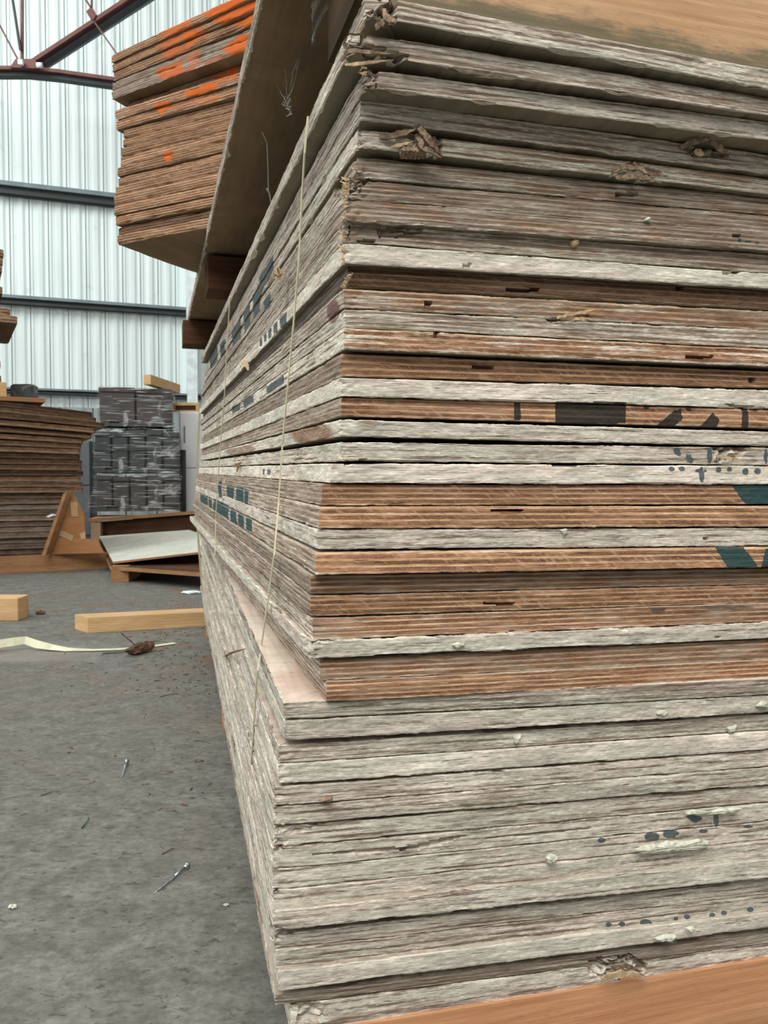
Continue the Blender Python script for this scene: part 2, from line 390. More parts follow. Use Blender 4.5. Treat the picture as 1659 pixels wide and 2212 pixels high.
# roof steelwork standing in front of the gable (top left)
YT = 9.6
def beam2(mb_, x0, y0, x1, y1, Y0, Y1, hpx, d=0.10):
    """bar between two points in space given by view position and distance"""
    a = at_depth(x0, y0, Y0); b = at_depth(x1, y1, Y1); h = hpx * Y0 / FPX
    dv = (b - a); dv /= np.linalg.norm(dv); up = np.cross(dv, np.array([0, 1.0, 0])); up /= np.linalg.norm(up)
    if up[2] < 0: up = -up
    q = np.array([0, d / 2, 0])
    mb_.hexa([a - up * h / 2 - q, b - up * h / 2 - q, b - up * h / 2 + q, a - up * h / 2 + q],
             [a + up * h / 2 - q, b + up * h / 2 - q, b + up * h / 2 + q, a + up * h / 2 + q])
tr = empty('roof_truss', at_depth(50, 140, YT))
m = MB()
pts = [(-420, 142), (-200, 145), (0, 153), (60, 153), (130, 160), (250, 177), (420, 205)]
for (xa, ya), (xb, yb) in zip(pts, pts[1:]): beam2(m, xa, ya, xb + 1, yb, YT + xa * .0006, YT + xb * .0006, 7, .16)
child(m, 'bottom_chord', M['red_steel'], tr)
m = MB()
for (xa, ya), (xb, yb) in zip(pts, pts[1:]): beam2(m, xa, ya + 9, xb + 1, yb + 9, YT + .03 + xa * .0006, YT + .03 + xb * .0006, 11, .10)
child(m, 'chord_web', M['girt_dark'], tr)
m = MB(); beam2(m, 62, 146, 620, -220, YT, YT, 8, .14); child(m, 'rafter', M['red_steel'], tr)
m = MB(); beam2(m, 85, 141, 630, -216, YT + .05, YT + .05, 14, .10); child(m, 'rafter', M['girt_dark'], tr)
m = MB(); beam2(m, 84, 150, 636, -206, YT + .12, YT + .12, 8, .10); child(m, 'rafter', M['girt_steel'], tr)
for (xa, ya, xb, yb, w) in ((48, 130, 48, -300, 5), (-40, -20, 42, 135, 3), (200, 22, 120, -100, 4), (198, 20, 198, -200, 3), (204, 48, 262, 130, 3), (262, 130, 330, 225, 3)):
    m = MB(); beam2(m, xa, ya, xb, yb, YT - .05, YT - .05, w, .03); child(m, 'brace', M['red_steel'], tr)
m = MB(); beam2(m, 26, -10, 44, 108, YT - .1, YT - .1, 4, .03); child(m, 'brace', M['girt_dark'], tr)
def plate(pxs, Y, th, name, mat, par):
    P = [at_depth(x, y, Y) for x, y in pxs]; n = len(P)
    v = [p - np.array([0, th, 0]) for p in P] + P
    f = [tuple(range(n)), tuple(range(2 * n - 1, n - 1, -1))] + [(i, n + i, n + (i + 1) % n, (i + 1) % n) for i in range(n)]
    mm = MB(); mm.add(v, f); return child(mm, name, mat, par)
plate([(24, 148), (36, 130), (78, 130), (84, 150)], YT - .06, .03, 'gusset_plate', M['red_steel'], tr)
plate([(188, 28), (196, 20), (202, 20), (210, 34), (204, 46), (196, 42)], YT - .06, .03, 'gusset_plate', M['red_steel'], tr)
plate([(41, 132), (51, 132), (52, 142), (42, 142)], YT - .12, .04, 'junction_box', M['white_trim'], tr)
m = MB(); a_ = at_depth(80, 141, YT - .1)
m.tube([a_, a_ + np.array([.06, 0, 0])], .03, 12); child(m, 'lamp_cap', M['white_trim'], tr, True)
tag(tr, 'rust red steel roof truss with diagonal rafter in front of the white gable', 'roof truss')

# ---------------------------------------------------------------- plywood sheets
rng = np.random.default_rng(11)
def smooth_noise(ns, nt, gs, gt, r):
    """value noise sampled on the arrays gs (distance, in cells) x gt"""
    s0 = int(np.floor(gs.min())) - 1; t0 = int(np.floor(gt.min())) - 1
    G = r.uniform(-1, 1, (int(gs.max()) - s0 + 3, int(gt.max()) - t0 + 3))
    a = gs - s0; b = gt - t0; ai = a.astype(int); bi = b.astype(int); af = a - ai; bf = b - bi
    af = af * af * (3 - 2 * af); bf = bf * bf * (3 - 2 * bf)
    A = ai[:, None]; B = bi[None, :]; af = af[:, None]; bf = bf[None, :]
    return (G[A, B] * (1 - af) + G[A + 1, B] * af) * (1 - bf) + (G[A, B + 1] * (1 - af) + G[A + 1, B + 1] * af) * bf

def in_poly(px, py, poly):
    ins = np.zeros(px.shape, bool); n = len(poly)
    for i in range(n):
        x0, y0 = poly[i]; x1, y1 = poly[(i + 1) % n]
        if y0 == y1: continue
        c = ((y0 > py) != (y1 > py)) & (px < (x1 - x0) * (py - y0) / (y1 - y0) + x0); ins ^= c
    return ins
def rect(x0, x1, y0, y1): return [(x0, y0), (x1, y0), (x1, y1), (x0, y1)]

def sheet(name, loc, yaw, W, L, zb, zt, params, mats, res='hi', fray=1.0, corner=1.0, seed=0, marks=(), voids=(), breaks=(), notch=None, roll=None):
    """one plywood sheet. zb/zt(u, v) give under and upper surface heights above loc."""
    r = np.random.default_rng(seed)
    if res == 'hi':
        fr = np.concatenate([np.arange(0.0015, 0.52, 0.0013), np.linspace(0.53, W - 0.002, 14)])
        lf = np.concatenate([np.arange(0.0015, 0.25, 0.0022), np.arange(0.25, 1.0, 0.0045), np.arange(1.0, L - .003, 0.011)])
        rows = np.array([0, .035, .1, .17, .24, .31, .38, .45, .52, .59, .66, .73, .80, .87, .94, .975, 1.0])
    elif res == 'mid':
        fr = np.concatenate([np.arange(0.002, W - .003, 0.006)]); lf = np.arange(0.002, L - .003, 0.03)
        rows = np.array([0, .08, .25, .42, .58, .75, .92, 1.0])
    else:
        fr = np.concatenate([np.arange(0.005, W - .01, 0.03)]); lf = np.arange(0.005, L - .01, 0.08)
        rows = np.array([0, .15, .5, .85, 1.0])
    c = 0.0012
    lf = lf[::-1]
    bk_r = np.linspace(0.02, L - 0.02, 8); bk_b = np.linspace(W - 0.02, 0.02, 6)
    cu = np.concatenate([np.zeros_like(lf), [0.0, 0.0004], fr, np.full_like(bk_r, W), bk_b])
    cv = np.concatenate([lf, [0.0004, 0.0], np.zeros_like(fr), bk_r, np.full_like(bk_b, L)])
    nu = np.concatenate([-np.ones_like(lf), [-.8, -.6], np.zeros_like(fr), np.ones_like(bk_r), np.zeros_like(bk_b)])
    nv = np.concatenate([np.zeros_like(lf), [-.6, -.8], -np.ones_like(fr), np.zeros_like(bk_r), np.ones_like(bk_b)])
    s = np.concatenate([-lf, [-.0002, .0002], fr, W + bk_r, W + L + (W - bk_b)])
    n = len(cu); K = len(rows)
    near = np.exp(-np.abs(s) / 0.012)
    d = 0.00055 * smooth_noise(n, K, s / 0.025, rows * 3, r) + 0.00035 * smooth_noise(n, K, s / 0.005, rows * 8, r)
    d += 0.0007 * smooth_noise(n, K, s / 0.12, rows * 1.5, r)
    dz = np.zeros((n, K))
    chip = np.clip(smooth_noise(n, 2, s / 0.009, np.array([0, 1.0]), r) + .5 * smooth_noise(n, 2, s / 0.002, np.array([0., 1.]), r), 0, 1.5)
    chunk = np.clip(smooth_noise(n, 2, s / 0.035, np.array([0, 1.0]), r) - 0.62, 0, 1) * 3
    d[:, 1] -= 0.0003; d[:, -2] -= 0.0003
    d[:, 0] -= (0.0011 + 0.0012 * chip[:, 0] + .0035 * chunk[:, 0]) * fray; d[:, -1] -= (0.0010 + 0.0012 * chip[:, 1] + .0035 * chunk[:, 1]) * fray
    d[:, 1] -= 0.003 * chunk[:, 0] * fray; d[:, -2] -= 0.003 * chunk[:, 1] * fray
    dz[:, 0] += (0.0006 * chip[:, 0] + 0.0005 * smooth_noise(n, 1, s / 0.03, np.array([0.]), r)[:, 0]) * fray
    dz[:, -1] -= (0.0006 * chip[:, 1] + 0.0005 * smooth_noise(n, 1, s / 0.03, np.array([0.]), r)[:, 0]) * fray
    d -= corner * near[:, None] * (0.0012 + 0.0045 * np.clip(smooth_noise(n, K, s / 0.004, rows * 6, r), 0, 1))
    d = d * np.where((s > W + .01), .3, 1)[:, None]
    ca, sa = math.cos(yaw), math.sin(yaw)
    Bz = zb(cu, cv); Tz = zt(cu, cv)
    z = Bz[:, None] + (Tz - Bz)[:, None] * rows[None, :]
    X0 = cu[:, None] + 0 * z; Y0 = cv[:, None] + 0 * z
    wx = loc[0] + X0 * ca - Y0 * sa; wy = loc[1] + X0 * sa + Y0 * ca; wz = loc[2] + z
    mark = np.zeros((n, K, 4), np.float32)
    if marks or voids or breaks:
        px, py = project(np.stack([wx, wy, wz], -1)); front = ((s > 0) & (s < W))[:, None] & np.ones((1, K), bool); left = (s < 0)[:, None] & np.ones((1, K), bool)
        for face, poly, col, al in marks:
            msk = in_poly(px, py, poly) & (front if face == 'F' else left)
            if al <= .62 or col[0] > .5 or (col == BLUEG and face == 'F'):                                   # sprayed smudge: fades outwards
                q_ = np.array(poly); c0, hw = (q_.max(0) + q_.min(0)) / 2, (q_.max(0) - q_.min(0)) / 2
                rr = np.sqrt(((px - c0[0]) / hw[0]) ** 2 + ((py - c0[1]) / hw[1]) ** 2)
                aa = np.clip(1.25 - .8 * rr ** 3, 0, 1) * al; mark[msk] = np.stack([np.full(aa.shape, v_) for v_ in col] + [aa], -1)[msk]
            else: mark[msk] = (*col, al)
        for poly, dep in voids:
            msk = in_poly(px, py, poly) & front
            d[msk] -= dep
        for poly, dep in breaks:
            msk = in_poly(px, py, poly) & (front | left)
            rr = smooth_noise(n, K, s / 0.010, rows * 3, r) + .7 * smooth_noise(n, K, s / 0.003, rows * 9, r)
            d[msk] -= (dep * (0.45 + 0.6 * rr))[msk]
    X = X0 + nu[:, None] * d; Y = Y0 + nv[:, None] * d; Z = z + dz
    sidev = np.stack([X, Y, Z], -1).reshape(-1, 3)                     # index i*K+k
    ins = 0.05
    icu = np.clip(cu, ins, W - ins); icv = np.clip(cv, ins, L - ins)
    bi = np.stack([icu, icv, zb(icu, icv)], -1); ti = np.stack([icu, icv, zt(icu, icv)], -1)
    cc = np.array([[W / 2, L / 2, float(zb(np.array([W / 2]), np.array([L / 2]))[0])], [W / 2, L / 2, float(zt(np.array([W / 2]), np.array([L / 2]))[0])]])
    verts = np.concatenate([sidev, bi, ti, cc]).astype(np.float32)
    i = np.arange(n); j = (i + 1) % n
    q = []
    for k in range(K - 1): q.append(np.stack([i * K + k, j * K + k, j * K + k + 1, i * K + k + 1], -1))
    nb = n * K; ntp = nb + n; cb = nb + 2 * n; ct = cb + 1
    qs = np.concatenate(q); nside = len(qs)
    qb = np.stack([j * K, i * K, nb + i, nb + j], -1); qt = np.stack([i * K + K - 1, j * K + K - 1, ntp + j, ntp + i], -1)
    tb = np.stack([nb + j, nb + i, np.full(n, cb)], -1); tt = np.stack([ntp + i, ntp + j, np.full(n, ct)], -1)
    # degenerate fan triangles are fine (corner columns collapse to one point)
    quads = np.concatenate([qs, qb, qt]); tris = np.concatenate([tb, tt])
    loops = np.concatenate([quads.ravel(), tris.ravel()]).astype(np.int32)
    tot = np.concatenate([np.full(len(quads), 4), np.full(len(tris), 3)]).astype(np.int32)
    start = np.concatenate([[0], np.cumsum(tot)[:-1]]).astype(np.int32)
    midx = np.concatenate([np.zeros(nside), np.full(n, 2), np.full(n, 1), np.full(n, 2), np.full(n, 1)]).astype(np.int32)
    me = bpy.data.meshes.new(name)
    me.vertices.add(len(verts)); me.vertices.foreach_set('co', verts.ravel())
    me.loops.add(len(loops)); me.loops.foreach_set('vertex_index', loops)
    me.polygons.add(len(tot)); me.polygons.foreach_set('loop_start', start); me.polygons.foreach_set('loop_total', tot)
    me.polygons.foreach_set('material_index', midx); me.polygons.foreach_set('use_smooth', np.ones(len(tot), bool))
    su = np.repeat(s, K); hv = np.tile(rows * 0.019, n)
    uvv = np.zeros((len(verts), 2), np.float32); uvv[:n * K, 0] = su; uvv[:n * K, 1] = hv
    luv = uvv[loops]
    # close the seam (last column to first)
    qs_l = np.arange(nside * 4).reshape(-1, 4); wrap = (qs[:, 0] // K) == n - 1
    luv[qs_l[wrap][:, 1:3].ravel(), 0] = s[-1] + 0.02
    uvl = me.uv_layers.new(name='edge'); uvl.data.foreach_set('uv', luv.ravel())
    at = me.color_attributes.new('mark', 'FLOAT_COLOR', 'POINT')
    mc = np.zeros((len(verts), 4), np.float32); mc[:n * K] = mark.reshape(-1, 4); at.data.foreach_set('color', mc.ravel())
    for m_ in mats: me.materials.append(m_)
    me.update(calc_edges=True); me.validate()
    me.set_sharp_from_angle(angle=R(48))
    o = bpy.data.objects.new(name, me); COL.objects.link(o)
    o.location = tuple(map(float, loc)); o.rotation_euler = (0, 0, yaw); o.color = params
    return o

# ---- the big stack in front: rows measured on its near corner and its right-hand end
YAW_U = math.atan(507.5 / FPX); YAW_L = math.atan(442.5 / FPX)
P0 = np.array([(735 - 829.5) / FPX * 0.68, 0.68])
def frame(yaw): return np.array([math.cos(yaw), math.sin(yaw)]), np.array([-math.sin(yaw), math.cos(yaw)])
PIV = P0 + frame(YAW_U)[0] * 0.15
def front_point(x, y, yaw, p):
    U, V = frame(yaw); O = PIV - V * p; d = ray(x, y)
    A = np.array([d[:2], -U]).T; k, u = np.linalg.solve(A, O)
    P = d * k; return np.array([P[0], P[1], CAMZ + P[2]])

TEAL = (0.012, 0.07, 0.075); BLUEG = (0.07, 0.098, 0.105); BLK = (0.022, 0.026, 0.024); RUST = (0.20, 0.075, 0.025)
MARKS = [('F', rect(1110, 1125, 868, 908), BLK, 1), ('F', rect(1200, 1353, 868, 915), BLK, 1),
  ('F', [(1418, 920), (1458, 886), (1472, 884), (1474, 905), (1458, 920)], BLK, 1), ('F', [(1508, 926), (1540, 892), (1556, 908), (1546, 926)], BLK, 1),
  ('F', rect(1388, 1404, 874, 886), BLK, .6), ('F', rect(1480, 1496, 878, 890), BLK, .6), ('F', rect(1602, 1617, 880, 928), BLK, 1),
  ('F', [(1453, 966), (1466, 966), (1474, 980), (1470, 988), (1458, 980)], BLUEG, .9), ('F', [(1480, 978), (1492, 982), (1500, 996), (1496, 1004), (1484, 996)], BLUEG, .9),
  ('F', rect(1527, 1539, 966, 1003), BLUEG, .9), ('F', rect(1518, 1546, 966, 972), BLUEG, .6), ('F', rect(1618, 1640, 990, 999), BLUEG, .5), ('F', rect(1650, 1659, 968, 1004), BLUEG, .8),
  ('F', rect(1558, 1570, 970, 978), BLUEG, .8),
  ('F', rect(1443, 1457, 1007, 1019), BLUEG, .85), ('F', rect(1464, 1480, 1007, 1018), BLUEG, .85), ('F', rect(1500, 1529, 1012, 1022), BLUEG, .8), ('F', rect(1509, 1521, 1007, 1044), BLUEG, .85),
  ('F', rect(1545, 1560, 1008, 1022), BLUEG, .7), ('F', rect(1569, 1582, 1008, 1020), BLUEG, .7), ('F', rect(1603, 1619, 1010, 1028), BLUEG, .75), ('F', rect(1629, 1646, 1010, 1026), BLUEG, .7),
  ('F', [(1580, 1047), (1662, 1047), (1662, 1091), (1612, 1091)], TEAL, 1),
  ('F', [(1545, 1182), (1606, 1182), (1638, 1224), (1572, 1228)], TEAL, 1), ('F', [(1655, 1184), (1662, 1184), (1662, 1224), (1645, 1224)], TEAL, 1),
  ('F', rect(1402, 1440, 1308, 1326), (0.07, 0.06, 0.05), .55), ('F', rect(1490, 1640, 1304, 1320), (0.09, 0.075, 0.06), .5), ('F', rect(1060, 1220, 630, 662), (0.10, 0.075, 0.055), .42),
  ('F', [(1478, 1762), (1512, 1757), (1520, 1770), (1500, 1780)], BLUEG, .7), ('F', rect(1540, 1554, 1748, 1790), BLUEG, .6),
  ('F', [(1390, 1800), (1426, 1797), (1424, 1814), (1394, 1818)], BLUEG, .85), ('F', [(1430, 1796), (1469, 1792), (1466, 1806), (1432, 1812)], BLUEG, .85),
  ('F', rect(1508, 1530, 1790, 1800), BLUEG, .8), ('F', rect(1290, 1309, 1809, 1822), BLUEG, .8), ('F', rect(1604, 1628, 1782, 1790), BLUEG, .7),
  ('F', rect(1308, 1322, 1991, 2004), BLUEG, .75), ('F', rect(1336, 1351, 1990, 2002), BLUEG, .85), ('F', rect(1381, 1409, 1986, 2000), BLUEG, .85), ('F', rect(1455, 1466, 1980, 1990), BLUEG, .8),
  ('F', rect(1477, 1491, 1975, 1986), BLUEG, .85), ('F', [(1528, 1982), (1536, 1972), (1545, 1970), (1545, 1977), (1532, 1984)], BLUEG, .85), ('F', rect(1556, 1571, 1967, 1977), BLUEG, .85), ('F', rect(1613, 1628, 1959, 1971), BLUEG, .9),
  ('F', rect(1595, 1602, 516, 524), TEAL, .7), ('F', rect(1607, 1625, 518, 526), TEAL, .6), ('F', rect(1630, 1642, 521, 528), TEAL, .6),
  ('F', rect(762, 830, 905, 925), (0.22, 0.12, 0.05), .5), ('F', rect(965, 1200, 315, 350), RUST, .42),
  ('L', rect(472, 479, 1040, 1075), TEAL, .9), ('L', [(489, 1047), (505, 1050), (505, 1078), (489, 1073)], TEAL, .95), ('L', [(510, 1051), (526, 1054), (526, 1086), (510, 1080)], TEAL, .95), ('L', [(528, 1056), (537, 1058), (537, 1090), (528, 1086)], TEAL, .95),
  ('L', [(433, 1066), (449, 1072), (449, 1092), (433, 1084)], TEAL, .9), ('L', [(451, 1072), (458, 1076), (458, 1100), (451, 1094)], TEAL, .9), ('L', [(461, 1076), (494, 1092), (494, 1126), (461, 1106)], TEAL, .95),
  ('L', [(498, 1096), (511, 1103), (511, 1134), (498, 1127)], TEAL, .95), ('L', [(515, 1106), (527, 1112), (527, 1142), (515, 1135)], TEAL, .95), ('L', [(531, 1115), (544, 1122), (544, 1150), (531, 1144)], TEAL, .95),
  ('L', [(560, 600), (590, 550), (592, 580), (562, 640)], BLUEG, .85), ('L', [(545, 640), (562, 610), (562, 670), (548, 690)], BLUEG, .8), ('L', [(525, 680), (540, 650), (540, 700), (528, 720)], BLUEG, .8),
  ('L', [(500, 720), (520, 680), (520, 730), (503, 750)], BLUEG, .75), ('L', [(570, 650), (584, 630), (584, 660), (572, 676)], BLUEG, .75), ('L', [(452, 770), (470, 745), (470, 780), (455, 800)], BLUEG, .75), ('L', [(475, 745), (486, 730), (486, 760), (477, 775)], BLUEG, .7),
  ('L', [(560, 735), (566, 727), (566, 745), (561, 750)], BLUEG, .85), ('L', [(569, 725), (575, 718), (575, 736), (570, 740)], BLUEG, .85), ('L', [(578, 716), (586, 706), (586, 728), (579, 733)], BLUEG, .85), ('L', [(590, 704), (600, 692), (600, 715), (591, 722)], BLUEG, .85), ('L', [(604, 690), (620, 672), (618, 700), (606, 710)], BLUEG, .8),
  ('L', [(575, 838), (614, 810), (614, 828), (577, 852)], BLUEG, .85), ('L', [(525, 865), (548, 852), (548, 868), (527, 882)], BLUEG, .8), ('L', [(500, 880), (520, 870), (520, 885), (502, 895)], BLUEG, .7), ('L', rect(567, 572, 1012, 1026), BLUEG, .7), ('L', rect(576, 586, 1012, 1028), BLUEG, .6),
  ('L', [(617, 935), (725, 905), (728, 945), (620, 965)], (0.24, 0.11, 0.045), .55), ('L', [(475, 975), (560, 955), (560, 972), (478, 988)], (0.24, 0.11, 0.05), .5), ('L', [(705, 660), (735, 640), (735, 690), (710, 705)], (0.17, 0.08, 0.07), .6)]
VOIDS = [(rect(1060, 1130, 1100, 1105), .010), (rect(1046, 1112, 1302, 1307), .010), (rect(1022, 1066, 791, 796), .010), (rect(1481, 1541, 769, 774), .010), (rect(1092, 1165, 624, 630), .008),
  (rect(917, 932, 652, 661), .008), (rect(1192, 1252, 1000, 1007), .009), (rect(744, 760, 997, 1006), .008), (rect(776, 792, 992, 999), .008), (rect(1582, 1600, 506, 512), .008), (rect(1330, 1377, 416, 423), .008),
  (rect(1340, 1356, 1355, 1362), .007), (rect(937, 949, 718, 728), .008), (rect(1618, 1630, 816, 826), .007), (rect(1560, 1600, 586, 592), .006), (rect(1520, 1530, 1162, 1168), .006), (rect(1000, 1018, 569, 577), .004),
  (rect(590, 604, 1925, 1931), .006), (rect(1290, 1300, 2066, 2072), .006), (rect(1460, 1478, 618, 626), .008), (rect(1545, 1558, 1374, 1380), .004), (rect(674, 712, 1384, 1388), .008), (rect(772, 810, 518, 523), .006),
  ([(640, 1848), (760, 1838), (880, 1828), (960, 1810), (1010, 1806), (960, 1822), (900, 1836), (760, 1845)], .006), ([(1040, 1812), (1160, 1800), (1300, 1788), (1160, 1806)], .004), (rect(1100, 1112, 1362, 1372), .004)]
BREAKS = [([(850, 282), (905, 270), (955, 300), (950, 345), (870, 345)], .011), ([(1470, 318), (1545, 305), (1575, 338), (1500, 340)], .010), ([(1320, 372), (1365, 350), (1430, 372), (1400, 396), (1320, 388)], .010),
  ([(1272, 2075), (1360, 2060), (1400, 2085), (1380, 2122), (1330, 2115), (1272, 2104)], .010), ([(786, -30), (856, -30), (856, 48), (786, 60)], .020), ([(740, 95), (800, 95), (885, 118), (870, 150), (740, 150)], .016), ([(780, 60), (795, 60), (795, 108), (780, 108)], .012),
  ([(722, 385), (800, 385), (770, 420), (722, 430)], .010), ([(780, 150), (820, 145), (815, 190), (780, 190)], .007), ([(810, 480), (920, 484), (900, 512), (820, 512)], .006), ([(740, 480), (756, 480), (756, 530), (740, 530)], .006),
  ([(1540, 966), (1620, 964), (1600, 990), (1545, 1000)], .008), ([(590, 1782), (700, 1775), (650, 1800), (590, 1800)], .005), ([(625, 2170), (700, 2165), (700, 2215), (625, 2215)], .006), ([(1180, 690), (1260, 672), (1280, 690), (1200, 700)], .005),
  ([(590, 1820), (625, 1815), (610, 1835), (590, 1835)], .006), ([(585, 2000), (640, 2014), (600, 2030), (585, 2030)], .006), ([(1650, 880), (1560, 872), (1620, 888), (1659, 888)], .006)]

# name parts: corner x, top, bottom | right-hand top, bottom | forward offset mm | paint, brightness, warmth, plies | fray, corner damage | label
T_ = [
 (790, -14, 33, 150, 193, 56, 0.50, 0.46, 0.37, 3.5, 1.4, 1.0, 'weathered sheet with broken left corner, topmost of the big stack, under the pine beam'),
 (750, 66, 112, 212, 251, 46, 0.52, 0.46, 0.37, 3.0, 1.6, 1.2, 'grey sheet with split plies poking out left, second from top of the big stack'),
 (786, 147, 189, 264, 303, 36, 0.60, 0.48, 0.27, 3.5, 1.2, 1.2, 'pale weathered sheet overhanging a deep dark gap, third from the top of the big stack'),
 (776, 213, 258, 333, 376, 14, 0.50, 0.47, 0.34, 3.5, 1.1, 1.0, 'grey weathered sheet just below the deepest dark gap, notched near its right end'),
 (771, 276, 316, 384, 417, 9, 0.48, 0.49, 0.47, 3.0, 1.2, 1.0, 'rust-stained sheet with two burst broken spots on its front edge'),
 (768, 338, 383, 427, 464, 0, 0.36, 0.41, 0.42, 4.0, 0.9, 1.3, 'brown-grey layered sheet just below the sheet with burst spots'),
 (748, 386, 427, 465, 503, 0, 0.28, 0.39, 0.46, 4.0, 0.8, 2.2, 'brown-grey sheet with its corner plies frayed to yellow splinters'),
 (746, 429, 477, 503, 542, 2, 0.30, 0.41, 0.48, 4.0, 0.9, 1.0, 'striped grey-brown sheet above the long black gap that starts at mid upper height'),
 (742, 480, 522, 550, 590, -6, 0.40, 0.41, 0.44, 3.5, 0.9, 1.4, 'pink-grey sheet with a small round knot hole, below the long black gap'),
 (741, 524, 568, 591, 623, -3, 0.88, 0.55, 0.20, 3.0, 0.8, .6, 'chalky white sheet with a cracked lower face, resting on the dark red-brown sheet'),
 (750, 573, 618, 630, 669, -11, 0.02, 0.17, 0.80, 3.5, 0.5, .4, 'very dark red-brown bare sheet with a pale splinter at its corner'),
 (741, 623, 664, 672, 713, -6, 0.32, 0.46, 0.62, 3.5, 0.8, .6, 'scratched brown sheet with torn fibres, under the very dark red-brown sheet'),
 (744, 667, 706, 714, 752, -5, 0.48, 0.50, 0.40, 3.5, 0.9, .4, 'beige-grey striped sheet between the scratched brown sheet and the salmon one'),
 (742, 708, 754, 754, 792, -3, 0.42, 0.56, 0.80, 3.5, 0.7, .4, 'salmon pink sheet with a white bottom ply and small square notches'),
 (737, 764, 813, 802, 838, -12, 0.02, 0.40, 0.92, 3.5, 0.7, .4, 'orange-brown bare sheet in a shaded slot, two above the black-stencilled sheet'),
 (735, 815, 856, 843, 883, -5, 0.92, 0.56, 0.15, 3.5, 1.3, .5, 'chalk white frayed sheet directly above the black-stencilled sheet'),
 (736, 858, 899, 885, 926, -9, 0.04, 0.54, 0.85, 3.5, 0.4, .3, 'honey brown sheet stencilled with black blocks and bars'),
 (734, 906, 943, 932, 963, -7, 0.76, 0.52, 0.15, 3.5, 1.0, .4, 'white-grey sheet directly under the black-stencilled sheet'),
 (735, 955, 996, 967, 1005, -7, 0.64, 0.50, 0.25, 3.0, 1.2, .5, 'grey-white sheet under a wide black gap, marked with the upper half of grey-blue stencil letters'),
 (714, 1001, 1044, 1007, 1046, -5, 0.98, 0.58, 0.10, 3.0, 1.0, .4, 'bright white sheet marked with the lower half of grey-blue stencil letters'),
 (694, 1046, 1092, 1048, 1089, -8, 0.02, 0.48, 1.00, 4.0, 0.4, .2, 'reddish bare sheet with a teal paint corner at its right, under the bright white sheet'),
 (688, 1094, 1142, 1093, 1137, -5, 0.08, 0.56, 1.00, 3.5, 0.5, .2, 'orange sheet with a long dark slot in its middle ply'),
 (684, 1144, 1187, 1140, 1179, -6, 0.76, 0.50, 0.15, 3.0, 1.2, .6, 'greyish white sheet with a crumbly lower edge between two orange sheets'),
 (682, 1193, 1242, 1181, 1225, -5, 0.06, 0.59, 0.95, 3.5, 0.5, .3, 'orange saw-marked sheet with a slanted teal paint stroke'),
 (671, 1244, 1284, 1228, 1262, -15, 0.06, 0.38, 0.62, 3.5, 0.5, .2, 'olive brown shaded sheet just under the saw-marked orange sheet'),
 (670, 1289, 1332, 1264, 1302, -11, 0.03, 0.44, 0.95, 4.0, 0.5, .2, 'red-brown striped sheet with a narrow black slot, below the olive brown one'),
 (674, 1338, 1383, 1303, 1342, -8, 0.10, 0.49, 0.72, 4.0, 0.5, .2, 'tan striped sheet with a faint dark smudge, above the frayed whitish sheet'),
 (665, 1387, 1424, 1344, 1380, -2, 0.84, 0.50, 0.15, 3.0, 2.2, 1.4, 'ragged whitish sheet whose long edge hangs out over the ledge'),
 (690, 1427, 1471, 1382, 1425, -9, 0.18, 0.53, 0.62, 4.0, 0.5, .4, 'tan rounded-corner sheet just beneath the ragged whitish sheet'),
 (704, 1474, 1517, 1426, 1464, -5, 0.03, 0.53, 0.78, 4.0, 0.4, .2, 'golden tan sheet, lowest of the upper block, casting shade on the grey block below'),
]
